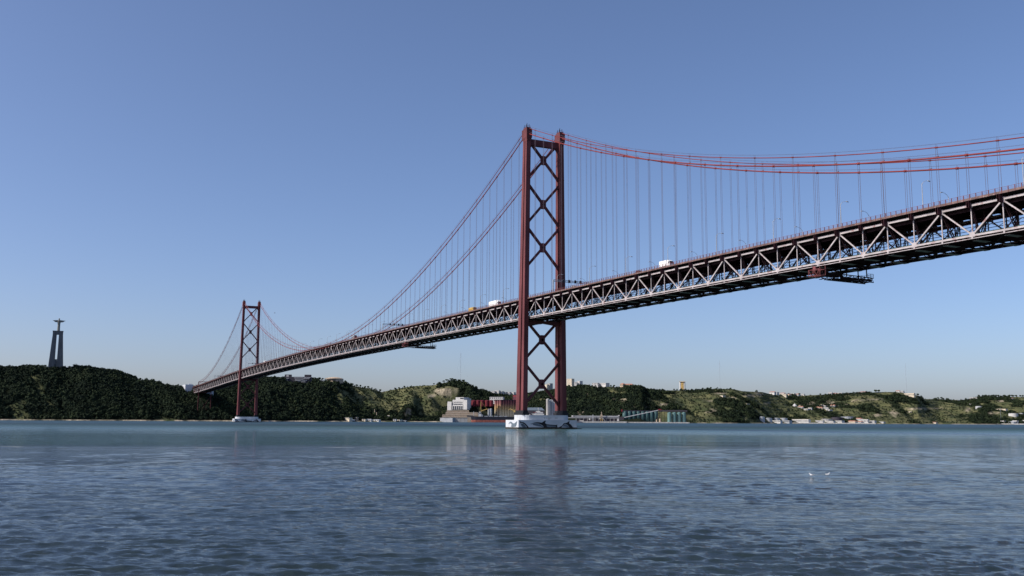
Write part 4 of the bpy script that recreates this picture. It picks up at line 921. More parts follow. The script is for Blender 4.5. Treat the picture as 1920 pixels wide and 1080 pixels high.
def pavilion():
    D = hit(622, 716.5)+4; m = px2m(D); x, y = pos(622, D); zb_ = hgt(622, 716.5, D); e = empty('round_pavilion', (x, y, zb_), facing(622, D)); tag(e, 'low round pavilion with a tan roof on the hilltop right of the terraced building', 'building')
    Y = lambda u: (u-622)*m; Z = lambda v: hgt(622, v, D)-zb_
    q = MB(); q.lathe([(20, -10), (20, Z(710))], (-20, Y(628), 0), 32); q.build('wall', M['tan'], e)
    q = MB(); q.lathe([(22, Z(710)), (22, Z(709.3)), (17, Z(708)), (9, Z(706.6)), (3, Z(706.2))], (-20, Y(626), 0), 32); q.build('roof', M['tan'], e)
    q = MB(); q.box(-8, 0, Y(614.5), Y(603), -6, Z(714)); q.box(-8, 0, Y(606), Y(603), -6, Z(711.5)); q.build('terrace_wall', M['white'], e)
    q = MB()
    for i in range(6): q.box(0.1, 0.3, Y(617+i*2+1.2), Y(617+i*2), Z(714), Z(710.6))
    q.build('window_row', M['window'], e)
pavilion()
# white modern works with the fluted terraces
def works():
    D = 2400.0; m = px2m(D)*1.12; x, y = pos(857, D); z0 = hgt(857, 768, D); e = empty('white_factory', (x, y, z0), facing(857, D)-0.5); tag(e, 'white stepped modern factory on a terrace below the quarry cliff', 'factory')
    Y = lambda u: (u-857)*m; Z = lambda v: hgt(857, v, D)-z0
    q = MB(); q.box(-30, -3, Y(869), Y(853.5), 0, Z(744.8)); q.box(-26, -1, Y(868.5), Y(848.5), 0, Z(749.5)); q.box(-24, 0, Y(868), Y(848), 0, Z(760)); q.box(-24, 2, Y(847.5), Y(840), -3, Z(753)); q.box(-16, 0, Y(876), Y(869), 0, Z(750)); q.build('wall', M['white'], e)
    q = MB(); q.box(0, 0.4, Y(867.5), Y(850), Z(758), Z(757)); q.box(-0.9, -0.6, Y(867.5), Y(850.5), Z(754.5), Z(753.5)); q.box(-2.9, -2.6, Y(868.5), Y(862), Z(748), Z(746)); q.box(0, 0.4, Y(868), Y(848), Z(767.5), Z(761.5)); q.build('window_row', M['window'], e)
    for i in range(6): q = MB(); uu = 849+i*3.6; q.box(0.4, 1.3, Y(uu+0.9), Y(uu), Z(768), Z(760.5)); q.build('column', M['white'], e)
    q = MB(); q.lathe([(6, -2), (6, Z(756)), (4.5, Z(753.5))], (-4, Y(842), 0), 20); q.build('round_wing', M['white'], e)
works()
tank(874.5, 883.5, 747, 761, 'pale grey round tank right of the white factory', 'lightmetal', 'tanks behind the quay', 0.06, D=2415)
for a, b in ((884, 893), (892.5, 900.5), (900, 908), (909, 917), (917, 925)): tank(a, b, 750, 758, ordn(int((a-884)/8)+1)+' dark red storage tank from the white factory, left of the painted silos', 'tankred', 'red tanks above the quay', 0.15, D=2430)
house(918, 943, 744.5, 753, 'long white industrial building above the red tanks', 'white', 'white', 14, 'industrial_building', 'building', 2, D=2470, flat=True)
house(961.5, 972, 741, 753, 'deep red building glimpsed left of the near tower leg', 'tankred', 'tankred', 12, 'red_building', 'building', 1, D=2480, flat=True)
house(800, 809, 700, 700.5, 'x') if False else None
# stepped retaining terraces and warehouse
def terraces():
    D = 2330.0; m = px2m(D); x, y = pos(855, D); z0 = hgt(855, 790, D); e = empty('terrace_walls', (x, y, z0), facing(855, D)); tag(e, 'stepped stone terrace walls between the white factory and the quay', 'terrace wall')
    Y = lambda u: (u-855)*m; Z = lambda v: hgt(855, v, D)-z0
    for i, (a, b, v) in enumerate(((829, 884, 782.5), (830, 895, 778), (836, 897, 773.6), (838, 880, 769.5))):
        q = MB(); q.box(-12-i*12, -6-i*12, Y(b), Y(a), -3, Z(v)); q.build('stone_wall', M['tan'], e)
        q = MB(); q.box(-12.3-i*12, -5.5-i*12, Y(b)-0.4, Y(a)+0.4, Z(v), Z(v)+0.9); q.build('coping', M['cream'], e)
terraces()
house(826, 849, 783.8, 790.5, 'long pale grey warehouse on the quay left of the moored ship', 'metal', 'lightmetal', 16, 'warehouse', 'warehouse', 1, D=2300, flat=True, nwin=0, rot=-0.5)
house(849.2, 877, 784.3, 790.3, 'darker grey warehouse on the quay touching the ship bow', 'conc', 'metal', 16, 'warehouse', 'warehouse', 1, D=2302, flat=True, nwin=0, rot=0.0)

def silo_bank():
    D = 2440.0; m = px2m(D); x, y = pos(952, D); z0 = hgt(952, 784, D); e = empty('painted_silo_block', (x, y, z0), facing(952, D)); tag(e, 'bank of round silos painted from red through yellow to white left of the near tower', 'silos')
    Z = lambda v: hgt(952, v, D)-z0; H = Z(750.5)
    gm = gradient_mat('silo_gradient_paint', [(0.0, (0.50, 0.48, 0.42)), (0.30, (0.46, 0.40, 0.28)), (0.55, (0.38, 0.25, 0.10)), (0.80, (0.17, 0.06, 0.05)), (1.0, (0.10, 0.018, 0.03))], 0, H)
    r = 3.4; yc0 = (938.5-952)*m
    for i in range(12):
        px_, py_ = (-r-5.6*i, yc0-6.0*i) if i < 3 else (-r-2.5*(i-2), yc0+6.5*(i-2))
        q = MB(); q.lathe([(r, -4), (r, H)], (px_, py_, 0), 18); smooth(q.build('silo', gm, e))
    q = MB(); q.prism([(0.2, yc0), (-24, yc0+62), (-34, yc0+60), (-18, yc0-14), (-11, yc0-15.5)], H, H+1.5); q.build('top_gallery', M['dark'], e)
silo_bank()
for i, a in enumerate((914.5, 918.6)): tank(a, a+4.2, 766.5-i*0.8, 783.5, ('left' if i == 0 else 'right')+' one of two slim grey silos beside the yellow crane', 'metal', 'slim grey silos on the quay', 0.04, 'silo', 'silo', D=2420)
tank(1024, 1030.5, 747, 780, 'stout grey silo seen between the legs of the near tower', 'conc', None, 0.05, 'silo', 'silo', D=2450)
for a in (1030.2, 1034, 1037.8): tank(a, a+3.9, 749, 780, ordn(int((a-1030)/3.8)+1)+' slender pale silo right of the stout one between the tower legs', 'metal', 'slender silos between the tower legs', 0.03, 'silo', 'silo', D=2460)
house(985, 1021, 764, 781, 'dark blue-grey shed behind the white ship between the tower legs', 'dark', 'mgrey', 24, 'shed', 'shed', 1, D=2455, nwin=0, rot=0.0)

def quay():
    q = MB()
    for a, b, D0, h in ((876, 1060, 2385, 4.2), (1075, 1175, 2490, 4.0), (1165, 1292, 2545, 3.0), (1460, 1640, 3330, 3.5), (1867, 1925, 4160, 4.0)):
        n = 12
        for i in range(n):
            ua, ub = a+(b-a)*i/n, a+(b-a)*(i+1)/n; Da = max(0, 0)+D0
            xa, ya = pos(ua, Da); xb, yb = pos(ub, Da); xc, yc = pos(ub, Da+90); xd, yd = pos(ua, Da+90)
            q.add([(xa, ya, -3), (xb, yb, -3), (xc, yc, -3), (xd, yd, -3), (xa, ya, h), (xb, yb, h), (xc, yc, h), (xd, yd, h)], [(0, 3, 2, 1), (4, 5, 6, 7), (0, 1, 5, 4), (1, 2, 6, 5), (2, 3, 7, 6), (3, 0, 4, 7)])
    o = q.build('quay', M['conc']); tag(o, kind='structure')
quay()

def hull_mesh(L, B, Hs, draft=1.5, bow=0.16):
    v = []; n = 15
    xs = np.linspace(-L/2, L/2, n)
    for x in xs:
        t = (x+L/2)/L
        w = B/2*min(1, (1-t)/bow if t > 1-bow else 1)**0.6*(0.75+0.25*min(1, t/0.08)); w = max(w, 0.15)
        sh = Hs*(1+0.22*max(0, (t-0.82)/0.18)); ov = 4*max(0, (t-0.9)/0.1)
        v += [(x+ov*0, -w*0.86, -draft), (x, -w*0.97, Hs*0.42), (x+ov, -w, sh), (x+ov, w, sh), (x, w*0.97, Hs*0.42), (x, w*0.86, -draft)]
    f = []
    for i in range(n-1):
        for k in range(5): f.append((i*6+k, i*6+k+1, (i+1)*6+k+1, (i+1)*6+k))
    f += [tuple(range(6)), tuple((n-1)*6+k for k in range(5, -1, -1))]
    return v, f
def ship():
    D = 2340.0; m = px2m(D); x, y = pos(925, D); e = empty('cargo_ship', (x, y, 0), facing(925, D)-math.pi/2)
    tag(e, 'black and rust red cargo ship moored at the quay left of the near tower', 'ship')
    L = 92*m; H = hgt(890, 781, D)
    v, f = hull_mesh(L, 18, H)
    q = MB(); q.add(v, f)
    q.m = [1 if (k % 5) in (0, 4) and k < 70 else 0 for k in range(len(q.f))]
    # local +X points along the ship; bow towards image left
    q.build('hull', [M['hull'], M['hullred']], e)
    q = MB(); xs = L/2-20*m
    X = lambda u: (925-u)*m
    q.box(X(903), X(897.5), -6, 6, H, H+hgt(900, 774, D)-hgt(900, 781, D)); q.box(X(902), X(898.5), -7.5, 7.5, hgt(900, 773.5, D), hgt(900, 772, D)); q.box(X(906), X(903), -5, 5, H, H+5); q.build('deckhouse', M['white'], e)
    q = MB(); q.box(X(901.7), X(898.6), 6.0, 6.06, hgt(900, 776, D), hgt(900, 775, D)); q.build('window_row', M['window'], e)
    q = MB(); q.tube([(X(888.7), 0, H), (X(888.7), 0, hgt(888, 771.5, D))], 0.6, 6); q.tube([(X(884), 0, H), (X(884), 0, H+4)], 0.35, 6); q.beam((X(890.3), 0, hgt(888, 773.5, D)), (X(887), 0, hgt(888, 773.5, D)), 0.4); q.build('foremast', M['lightmetal'], e)
    for u in (912, 921, 930, 939, 948): q = MB(); q.box(X(u+3.4), X(u-3.4), -6.5, 6.5, H-0.2, H+1.7); q.build('hatch_cover', M['metal'], e)
    # lettering-free pale dashes on the bow
ship()
def quay_crane(u, D, vtop, label, lean=1, jib=12, vj=768.5):
    m = px2m(D); x, y = pos(u, D); e = empty('harbour_crane', (x, y, 4.0), facing(u, D)); tag(e, label, 'crane', 'yellow harbour cranes on the quay')
    Z = lambda v: hgt(u, v, D)-4.0
    q = MB()
    for a in (-2, 2):
        for b in (-2, 2): q.beam((a, b, 0), (a*0.5, b*0.5, Z(773)), 0.6)
    q.build('portal', M['lightmetal'], e)
    q = MB(); q.box(-3, 3, -3.5, 3.5, Z(773), Z(770)); q.build('cab', M['yellow'], e)
    q = MB(); q.beam((0, -1, Z(770)), (0, 0.3, Z(vtop)), 1.0); q.beam((0, 1.6, Z(770)), (0, 0.3, Z(vtop)), 0.6); q.build('mast', M['yellow'], e)
    q = MB(); q.beam((0, 0, Z(771)), (0, lean*jib*m, Z(vj-3.5)), 1.7, 1.9); q.beam((0, lean*jib*m, Z(vj-3.5)), (0, lean*(jib+3)*m, Z(vj-1)), 1.1); q.beam((0, 0.3, Z(vtop)), (0, lean*jib*m, Z(vj-3)), 0.3); q.build('jib', M['yellow'], e)
quay_crane(901.5, 2402, 753, 'tall yellow harbour crane behind the ship deckhouse', 1, 12, 770)
quay_crane(965.5, 2402, 768, 'yellow harbour crane half hidden by the near tower leg', -1, 9, 770)
def white_ship():
    D = 2360.0; m = px2m(D); x, y = pos(1008, D); e = empty('white_ship', (x, y, 0), facing(1008, D)-math.pi/2); tag(e, 'white ship with red rails seen between the legs of the near tower', 'ship')
    X = lambda u: (1008-u)*m; Z = lambda v: hgt(1008, v, D)
    v, f = hull_mesh(34*m, 14, Z(779)); q = MB(); q.add(v, f); q.build('hull', M['white'], e)
    q = MB(); q.box(X(1020), X(999), -5, 5, Z(779), Z(775.5)); q.box(X(1018), X(1003), -5.5, 5.5, Z(775.5), Z(772.5)); q.box(X(1013), X(1005), -4, 4, Z(772.5), Z(770.5)); q.plate([(X(1003), Z(779)), (X(996.5), Z(774.5)), (X(1000), Z(779))], 'y', -5, 5); q.build('superstructure', M['white'], e)
    q = MB(); q.box(X(1007), X(1000), 5.5, 5.7, Z(774.2), Z(773.2)); q.build('red_rail', M['tankred'], e)
    q = MB(); q.tube([(X(1009.5), 0, Z(771)), (X(1009.5), 0, Z(764.5))], 0.6, 6); q.beam((X(1011), 0, Z(766.5)), (X(1008), 0, Z(766.5)), 0.5); q.build('mast', M['white'], e)
white_ship()
def jetty_plant():
    D = 2500.0; m = px2m(D); x, y = pos(1118, D); z0 = 3.9; e = empty('loading_jetty', (x, y, z0), facing(1118, D)); tag(e, 'long covered loading jetty with conveyor roof right of the near pier', 'jetty')
    Y = lambda u: (u-1118)*m; Z = lambda v: hgt(1118, v, D)-z0
    q = MB(); q.box(-8, 0, Y(1160), Y(1075), Z(781.3), Z(779.6)); q.box(-9, 1, Y(1160), Y(1066), Z(784), Z(782.9)); q.build('roof', M['lightmetal'], e)
    q = MB(); q.box(-7, -1, Y(1160), Y(1072), Z(782.9), Z(781.3)); q.box(-7, -1.5, Y(1160), Y(1082), Z(790), Z(784)); q.build('gallery', M['dark'], e)
    for u in range(1080, 1162, 7): q = MB(); q.box(-1.2, 0.2, Y(u+0.8), Y(u), -6, Z(784)); q.build('column', M['conc'], e)
    for a, b, va, vb in ((1072, 1075.5, 779, 782), (1104, 1106.5, 784.5, 787.5), (1123.5, 1125, 783, 786), (1156, 1159.5, 785, 789), (1157.5, 1160.5, 778, 780), (1087, 1094, 788.5, 791)): q = MB(); q.box(0.3, 1.6, Y(b), Y(a), Z(vb), Z(va)); q.build('cabin', M['white'], e)
jetty_plant()
def hopper():
    D = 2494.0; m = px2m(D); x, y = pos(1127.5, D); e = empty('ship_loader', (x, y, 3.9), facing(1127.5, D)); tag(e, 'pale steel ship loader tower rising through the loading jetty roof', 'ship loader')
    Z = lambda v: hgt(1127, v, D)-3.9
    q = MB()
    for b in (-3, 3): q.beam((0, b, 0), (0, b*0.4, Z(777)), 0.8)
    q.beam((0, -3, 2), (0, 3, 7), 0.4); q.beam((0, 3, 2), (0, -3, 7), 0.4); q.build('frame', M['yellow'], e)
    q = MB(); q.box(-2, 2, -2.6, 2.6, Z(781), Z(777.5)); q.box(-1, 1, -1.0, 1.0, Z(777.5), Z(772)); q.build('hopper', M['tan'], e)
    q = MB(); q.beam((0, 0, Z(781)), (0, 9, Z(789)), 0.8); q.build('chute', M['lightmetal'], e)
    e = empty('jetty_mast', (*pos(1111.5, D), 3.9), facing(1111, D)); tag(e, 'short pale lattice mast on the jetty left of the ship loader', 'mast')
    q = MB(); q.box(-0.8, 0.8, -1, 1, 0, Z(779)); q.build('shaft', M['lightmetal'], e); q = MB(); q.box(-1.2, 1.2, -1.6, 1.6, Z(779), Z(778)); q.build('platform', M['lightmetal'], e)
hopper()
def green_block():
    D = 2590.0; m = px2m(D); x, y = pos(1198, D); z0 = 2.8; e = empty('green_silo_block', (x, y, z0), facing(1198, D)); tag(e, 'large green silo block, colour darkened for shade, with a sloping conveyor on the far shore', 'silos')
    Y = lambda u: (u-1198)*m; Z = lambda v: hgt(1198, v, D)-z0
    H = Z(771.5); r = 4.15*m
    for i in range(8): q = MB(); q.lathe([(r, -3), (r, H), (r*0.5, H+1.5)], (-r-i*4.0, Y(1171.5+i*8.1), 0), 20); smooth(q.build('silo', M['tealshade'], e))
    q = MB(); q.prism([(0.1, Y(1167.5)), (-31, Y(1231)), (-43, Y(1231)), (-13, Y(1167.5))], H-0.5, Z(769.2)); q.build('top_gallery', M['dark'], e)
    q = MB(); q.box(-2, 1, Y(1167.5), Y(1165), Z(772), Z(767.8)); q.build('stair_head', M['tankred'], e)
    q = MB(); q.box(0.6, 3.5, Y(1170), Y(1159), -4, Z(781.5)); q.build('loading_shed', M['dark'], e)
    q = MB(); q.beam((5, Y(1170.5), Z(782.8)), (5, Y(1236), Z(768.2)), 2.0, 1.6); q.build('conveyor', M['lightmetal'], e)
    q = MB(); q.box(2, 8, Y(1238.5), Y(1232.5), Z(769), Z(766.8)); q.box(3, 7, Y(1237.5), Y(1233.5), -3, Z(769)) if 0 else None; q.build('conveyor_head', M['tankred'], e)
    q = MB(); q.beam((5, Y(1235), -2), (5, Y(1235), Z(769)), 0.8); q.beam((5, Y(1200), -2), (5, Y(1200), Z(777)), 0.7); q.build('trestle', M['frame'], e)
green_block()
e = empty('overhead_gallery', (*pos(1262, 2602), 2.8), facing(1262, 2602)); tag(e, 'dark raised gallery running behind the four green silos', 'gallery')
q = MB(); mm_ = px2m(2602); q.box(-3, 3, (1236-1262)*mm_, (1287-1262)*mm_, hgt(1262, 771.8, 2602)-2.8, hgt(1262, 769, 2602)-2.8); q.build('gallery_box', M['dark'], e)
for u in (1240, 1246, 1262, 1275, 1286): q = MB(); q.beam((0, (u-1262)*mm_, -3), (0, (u-1262)*mm_, hgt(1262, 771.8, 2602)-2.8), 0.7); q.build('trestle', M['frame'], e)
for i, nme in enumerate(('leftmost of the four pale green silos at the water', 'second from left of the four pale green silos', 'third from left of the four pale green silos', 'rightmost of the four pale green silos at the water')):
    tank(1251.0+i*8.9, 1258.4+i*8.9, 772.5, 793.0, nme, 'teal', 'four green silos on the far shore', 0.09, 'silo', 'silo', D=2574+i*5.5)
def pipes():
    D = 2585.0; m = px2m(D); e = empty('processing_tower', (*pos(1234, D), 2.8), facing(1234, D)); tag(e, 'rusty pipe and frame cluster between the green block and the four silos', 'pipework')
    q = MB()
    for i in range(7): yy = (i-3)*2.2; q.beam((0, yy, -3), (0, yy, random.uniform(7, 16)), 0.7)
    for z in (4, 8, 11): q.beam((0, -7, z), (0, 7, z), 0.5)
    q.build('frame', M['frame'], e); q = MB(); q.lathe([(2.2, -3), (2.2, 8), (1, 9)], (1, 4, 0), 12); q.lathe([(1.6, -3), (1.6, 6), (0.6, 7)], (1, -5, 0), 12); q.build('vessel', M['tan'], e)
pipes()

# skyline buildings on the plateau
def block(u0, u1, vt, vb, label, wall='cream', D=3050, st=8, group=None, depth=14): return house(u0, u1, vt, vb, label, wall, wall, depth, 'apartment_block', 'apartment block', st, group, D, True)
block(1062.5, 1072, 710.3, 722, 'tall cream apartment tower on the ridge right of the near tower', 'cream', 2990, 10)
block(1072.5, 1075.5, 711.5, 722, 'narrow grey tower beside the tall cream apartment tower', 'conc', 2995, 10)
block(1020.5, 1025.5, 721, 730, 'cream apartment block seen through the near tower, left one', 'cream', 3150, 6)
block(1025.8, 1031, 719, 730, 'taller grey apartment block seen through the near tower', 'conc', 3155, 7)
block(1077, 1081, 716.5, 721.5, 'small white block right of the tall ridge tower', 'white', 2950, 3); block(1082, 1087, 714.5, 721, 'white stepped block on the ridge behind trees', 'white', 2960, 4)
block(1110, 1121, 718.0, 723, 'long white building on the ridge, left section', 'white', 2900, 2); block(1121.5, 1136, 718.5, 722.5, 'long white building with flat roof on the ridge, right section', 'white', 2903, 2)
block(1098, 1104, 721, 723.5, 'small white house on the ridge left of the long white building', 'white', 2890, 1)
house(1162.5, 1168, 718.5, 724.5, 'small tan tower house at the end of the old hilltop fort', 'tan', 'terracotta', 10, 'fort_house', 'house', 1, D=2882)
house(1168.5, 1186, 719.3, 724.5, 'low tan hilltop fort wall under the trees right of the near tower', 'tan', 'terracotta', 14, 'hilltop_fort', 'fort', 1, D=2884)
for i, (a, b, vt, vb) in enumerate(((921, 927, 733.5, 737.8), (927.5, 935, 732.5, 737), (936, 941, 733.8, 737.5), (942, 948, 735, 738.5), (949, 955, 735.2, 738.7), (956, 963, 735.8, 739), (1046, 1052, 726, 729.5))):
    block(a, b, vt, vb, ('white row house on the distant ridge left of the near tower, number '+('one', 'two', 'three', 'four', 'five', 'six')[i]+' from left' if i < 6 else 'white house on the ridge behind the near tower leg'), 'white', 3020+i*6, 2, 'white row houses on the distant ridge' if i < 6 else None, 10)
def striped():
    D = 3260.0; m = px2m(D); x, y = pos(1280, D); z0 = hgt(1280, 730, D); e = empty('water_tower', (x, y, z0), facing(1280, D)); tag(e, 'white and ochre cylindrical water tower alone on the plateau skyline', 'water tower')
    H = hgt(1280, 716, D)-z0
    for yy, mt in ((3.6*m, 'white'), (1.2*m, 'yellow'), (-1.3*m, 'yellow'), (-3.8*m, 'white')):
        q = MB(); q.lathe([(1.7*m, -4), (1.7*m, H)], (0, yy, 0), 14); q.build('column', M[mt], e)
    q = MB(); q.box(-5, 5, -5.8*m, 5.6*m, H, H+2.0); q.build('tank_top', M['cream'], e)
striped()
# villages and shore buildings
hs = [
 (1453, 1457, 735.4, 738.4, 'white', 'cream', 'tiny white house right of the pink-roofed ridge house'), (1475.5, 1480, 738.6, 741.2, 'cream', 'terracotta', 'tiny red-roofed hut beside the pale farm building'),
 (1568.5, 1573, 737, 739.2, 'cream', 'cream', 'tiny cream shed right of the low white villa'), (1507, 1513.5, 766.4, 769.4, 'white', 'cream', 'lowest left house of the valley village'),
 (1519, 1524.5, 760.6, 763.8, 'white', 'terracotta', 'upper left cottage of the valley village'), (1535, 1540, 758.4, 761.6, 'cream', 'cream', 'cottage under the pale quarry of the valley village'),
 (1566, 1571, 760.8, 763.6, 'white', 'cream', 'last cottage at the right end of the valley village'), (1702, 1707, 771.5, 774, 'cream', 'cream', 'lone pale hut on the grassy bluff slope'),
 (1790, 1796, 750, 752.2, 'white', 'cream', 'tiny white house on the saddle left of the grove'), (1893, 1898, 746, 748.4, 'white', 'terracotta', 'tiny house between the trees of the far right grove'),
 (1395, 1400, 757, 759.6, 'cream', 'cream', 'lone pale cottage on the terraces left of the valley'), (1350, 1355, 741.5, 744, 'cream', 'cream', 'pale ruin on the terraces below the plateau edge'), # u0,u1,vt,vb,wall,roof,label
 (1443, 1452, 733.8, 737.5, 'white', 'terracotta', 'pink-roofed house at the left end of the ridge village'), (1462, 1470, 736.3, 739.5, 'white', 'terracotta', 'long low house in the ridge village left of centre'),
 (1463, 1474, 738.6, 742.5, 'cream', 'white', 'pale farm building just below the ridge village'), (1484, 1490, 737.5, 741.6, 'white', 'white', 'small white house in the middle of the ridge village'),
 (1491, 1497, 738.0, 742, 'white', 'terracotta', 'white house beside the round dark ridge tree'), (1503, 1508, 738.5, 741, 'white', 'white', 'tiny white house right of the round dark ridge tree'),
 (1554, 1560, 735.8, 740.5, 'white', 'cream', 'tall white villa on the ridge right of the village'), (1560.5, 1567, 736.5, 739.8, 'white', 'terracotta', 'low white villa with red roof on the ridge'),
 (1575, 1579, 736.6, 738.8, 'white', 'cream', 'tiny pale house on the bare ridge line'), (1587, 1592, 736.5, 738.6, 'cream', 'cream', 'small cream barn on the bare ridge line'),
 (1606, 1611, 735.0, 737.4, 'white', 'terracotta', 'white cottage left of the gabled ridge house'), (1613, 1621, 733.8, 736.8, 'white', 'terracotta', 'gabled white house standing highest on the bare ridge'),
 (1680, 1687, 731.8, 735, 'white', 'terracotta', 'red-roofed house on the wooded ridge left of the stone fort'), (1688, 1694, 733, 735.8, 'white', 'cream', 'white house next to the stone fort'),
 (1496, 1505, 761.4, 765.8, 'white', 'terracotta', 'red-roofed house right of the white dome in the valley village'), (1515, 1521, 764.5, 768.8, 'white', 'cream', 'small white house low in the valley village'),
 (1526, 1534, 762.5, 767, 'white', 'terracotta', 'white house in the middle of the valley village'), (1534.5, 1541, 763.0, 767, 'cream', 'terracotta', 'pink-roofed house in the middle of the valley village'),
 (1541, 1547, 760.5, 764.6, 'white', 'cream', 'white flat house upper row of the valley village'), (1543, 1552, 764.0, 768, 'white', 'cream', 'wide white house lower row of the valley village'),
 (1556, 1564, 758.5, 763.8, 'white', 'terracotta', 'tallest white house at the right end of the valley village'), (1549, 1555, 768, 771, 'white', 'cream', 'white shed at the foot of the valley village'),
 (1582, 1588, 758, 760.5, 'cream', 'cream', 'lone cream shed right of the valley village'), (1373, 1375.6, 769.2, 773, 'white', 'white', 'left one of two tiny white huts above the shore cliff'), (1377, 1379.6, 769.4, 773, 'white', 'white', 'right one of two tiny white huts above the shore cliff'),
 (1441, 1461, 788.3, 792.6, 'white', 'metal', 'long white shed in front of the four white tanks'), (1461.5, 1478, 788.5, 792.6, 'metal', 'metal', 'grey shed in front of the rightmost white tank'),
 (1480, 1513, 786.2, 792.8, 'white', 'cream', 'long white warehouse with a pale gabled roof on the right shore'), (1528, 1541, 788.6, 792.8, 'white', 'metal', 'low white depot building left of the dark tanks'),
 (1543, 1560, 789.3, 793, 'white', 'metal', 'low white office row below the dark tanks'), (1562, 1576, 788.8, 793, 'white', 'metal', 'white quay building below the large dark tank'),
 (1577, 1600, 788.5, 793, 'cream', 'terracotta', 'long red-roofed shore building below the large grey tank'), (1601, 1611, 783.6, 788, 'white', 'terracotta', 'red-roofed white house uphill of the shore buildings'),
 (1601.5, 1612, 789.5, 793.2, 'white', 'terracotta', 'small red-roofed boathouse on the right shore'), (1613, 1625, 786.4, 793, 'white', 'white', 'large gabled white house on the right shore'),
 (1625.5, 1637, 788.8, 793.2, 'white', 'white', 'low white house next to the large gabled one'), (1646, 1654, 790.6, 793.2, 'white', 'white', 'last small white house of the shore village'),
 (1742, 1752, 791.0, 793.4, 'cream', 'terracotta', 'small low shore hut under the grassy bluff'), (1867, 1879.5, 789.0, 792.8, 'white', 'white', 'white jetty shed at the far right shore'), (1880, 1896, 789.6, 793, 'metal', 'lightmetal', 'grey jetty shed at the far right shore'),
 (1897, 1903.5, 788.6, 794, 'white', 'white', 'small white boat shed at the far right jetty'), (1915, 1921, 787.8, 792.5, 'white', 'cream', 'white house cut by the right edge of the photo'), (1819, 1827, 756.8, 759.2, 'white', 'cream', 'white farmhouse in the woods at the far right'),
 (1820, 1832, 745.6, 748, 'white', 'cream', 'pale building at the skyline left of the far right grove'), (1845, 1880, 766.8, 768.2, 'cream', 'cream', 'long pale garden wall above the far right tanks'),
 (640, 656, 783.4, 787, 'cream', 'metal', 'low open shed on the shore left of the brick chimneys'), (651, 662, 786.2, 788.6, 'metal', 'lightmetal', 'lower shed at the water left of the brick chimneys'), (663.5, 670, 782.5, 787.2, 'tan', 'metal', 'small dim shed between shore trees'),
 (680, 686, 786.0, 789.6, 'cream', 'metal', 'tiny shore hut left of the white boatyard sheds'), (687, 697, 785.6, 789.3, 'white', 'lightmetal', 'bright boatyard shed below the taller chimney'), (699, 711, 786.3, 789.4, 'white', 'lightmetal', 'long boatyard shed right of the first one'),
 (706, 711.5, 783.6, 786.8, 'cream', 'tan', 'small house at the foot of the shorter chimney'), (738, 743, 786.0, 789.8, 'white', 'metal', 'white hut at the middle of the left shore'), (744.5, 750, 787, 789.8, 'cream', 'metal', 'tan hut right of the white hut on the shore'),
 (754, 761, 788.4, 791, 'white', 'white', 'white square boathouse by the water left of the warehouses'), (727, 731, 779, 782, 'white', 'cream', 'tiny white cottage on the slope right of the chimneys')]
for u0, u1, vt, vb, wl, rf, lab in hs:
    house(u0, u1, vt, vb, lab, wl, rf, 9 if u0 < 900 else 12, flat=(rf in ('white', 'cream', 'metal')), storeys=1)
tank(1486, 1494, 756.5, 762.5, 'white dome above the valley village on the right', 'white', None, 0.7, 'dome', 'dome')
for i, (a, b, vt, vb) in enumerate(((1420.5, 1432.5, 780.8, 789.5), (1431.5, 1446.5, 783.3, 789.6), (1447, 1461, 783.3, 789.6), (1461, 1475, 783.4, 789.2))):
    tank(a, b, vt, vb, ('tallest and leftmost white storage tank on the right shore', 'second white storage tank from the left', 'third white storage tank from the left', 'rightmost of the four white storage tanks')[i], 'lightmetal', 'white storage tanks on the right shore', 0.14)
for a, b, vt, vb, mt, lab in ((1536, 1559, 785, 790.3, 'conc', 'wide low grey tank left of the dark tank'), (1557, 1578, 781.8, 789.5, 'dark', 'dark storage tank between two grey ones'), (1576, 1600.5, 780.6, 789.2, 'metal', 'largest grey storage tank behind the shore houses'),
                              (1891.5, 1906, 774.6, 782, 'white', 'wide white tank near the right edge of the photo'), (1908.5, 1917, 774.2, 780, 'white', 'smaller white tank at the right edge of the photo'), (1830, 1841, 761.2, 766, 'lightmetal', 'pale tank in the woods above the far right shore')):
    tank(a, b, vt, vb, lab, mt, None, 0.1)
def chimney(u, vt, vb, label, r=1.3):
    x, y, zg, D = place(u, vb); z0 = hgt(u, vb, D); h = hgt(u, vt, D)-z0; e = empty('brick_chimney', (x, y, z0)); tag(e, label, 'chimney', 'old brick chimneys on the left shore')
    q = MB(); q.tube([(0, 0, -3), (0, 0, h)], [r, r*0.65], 10); q.build('shaft', M['tan'], e); q = MB(); q.tube([(0, 0, h), (0, 0, h+0.8)], [r*0.8, r*0.8], 10); q.build('cap', M['tan'], e)
chimney(703.3, 767.8, 780.5, 'taller brick chimney on the left shore'); chimney(707, 773.5, 786, 'shorter brick chimney on the left shore')
def mast(u, vt, D, label, r=0.5):
    x, y = pos(u, D); z0 = ground(u, D); h = hgt(u, vt, D)-z0; e = empty('radio_mast', (x, y, z0)); tag(e, label, 'radio mast')
    q = MB()
    for a in range(3): q.tube([(math.cos(a*2.1)*r, math.sin(a*2.1)*r, 0), (math.cos(a*2.1)*r, math.sin(a*2.1)*r, h)], 0.12, 4)
    k = 0
    while k < h-4: q.beam((r, 0, k), (-r*0.5, r*0.87, k+4), 0.08); k += 4
    q.build('lattice_shaft', M['metal'], e)
    q = MB()
    for a in range(3): q.tube([(0, 0, h*0.95), (math.cos(a*2.1)*h*0.3, math.sin(a*2.1)*h*0.3, -2)], 0.05, 3)
    q.build('guy_wire', M['metal'], e)
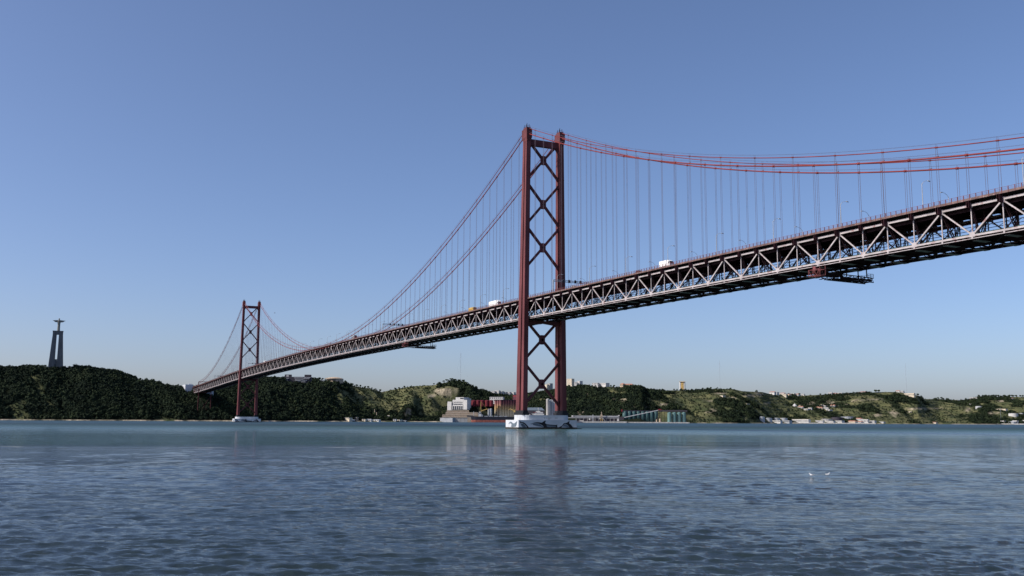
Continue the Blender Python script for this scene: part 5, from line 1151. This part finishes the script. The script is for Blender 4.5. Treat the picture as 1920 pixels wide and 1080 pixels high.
mast(863, 660, 2640, 'very tall thin radio mast rising behind the quarry knoll'); mast(1350.5, 676, 3420, 'very tall thin radio mast above the right plateau'); mast(1701, 680, 4270, 'very tall thin radio mast behind the stone fort')
house(1697, 1713, 737.5, 743.5, 'small stone fort on the cliff at the end of the right ridge', 'cream', 'tan', 14, 'stone_fort', 'fort', 1, flat=True)
mast(1875.3, 764, 4230, 'slim pole standing on the bank left of the far right tanks', 0.6)

# gulls
def gull(u, v, label, flip=1, flying=False):
    d = ray(u, v)
    if flying: p = CAM+d/d[0]*0+d*600/np.linalg.norm(d)
    else: p = CAM+d*(-(CAM[2]-0.05)/d[2])
    e = empty('gull', tuple(p), facing(u, 100)+math.pi/2*flip); tag(e, label, 'gull', None if flying else 'gulls floating on the river')
    q = MB(); n = 8
    if not flying:
        e.location[2] += 0.07; e.scale = (0.85,)*3
        secs = [(-0.24, 0.02, 0.10), (-0.18, 0.05, 0.09), (-0.05, 0.085, 0.07), (0.08, 0.08, 0.075), (0.15, 0.05, 0.12), (0.17, 0.035, 0.18), (0.19, 0.042, 0.23), (0.24, 0.03, 0.235), (0.30, 0.008, 0.225)]
        pts = [(x, 0, z) for x, r, z in secs]; q.tube(pts, [r for x, r, z in secs], n); b = q.build('body', M['bird'], e); smooth(b)
        for s in (1, -1): q = MB(); q.add([(0.08, s*0.075, 0.13), (-0.05, s*0.095, 0.10), (-0.30, s*0.03, 0.13), (-0.05, s*0.06, 0.155)], [(0, 1, 2, 3)]); q.build('wing', M['birdgrey'], b)
    else:
        q.tube([(-0.5, 0, 0), (-0.2, 0, 0.02), (0.2, 0, 0.03), (0.5, 0, 0)], [0.03, 0.12, 0.13, 0.03], 6); b = q.build('body', M['birdgrey'], e)
        for s in (1, -1): q = MB(); q.add([(0.2, 0, 0.05), (0.35, s*0.7, 0.3), (0.0, s*1.5, 0.15), (-0.05, s*0.7, 0.28), (-0.2, 0, 0.04)], [(0, 1, 2, 3, 4)]); q.build('wing', M['birdgrey'], b)
gull(1522, 893, 'white gull floating on the river, left one of the pair', -1); gull(1551.5, 892, 'white gull floating on the river, right one of the pair', 1)
gull(515, 587, 'distant gull flying right of the far tower top', 1, True)
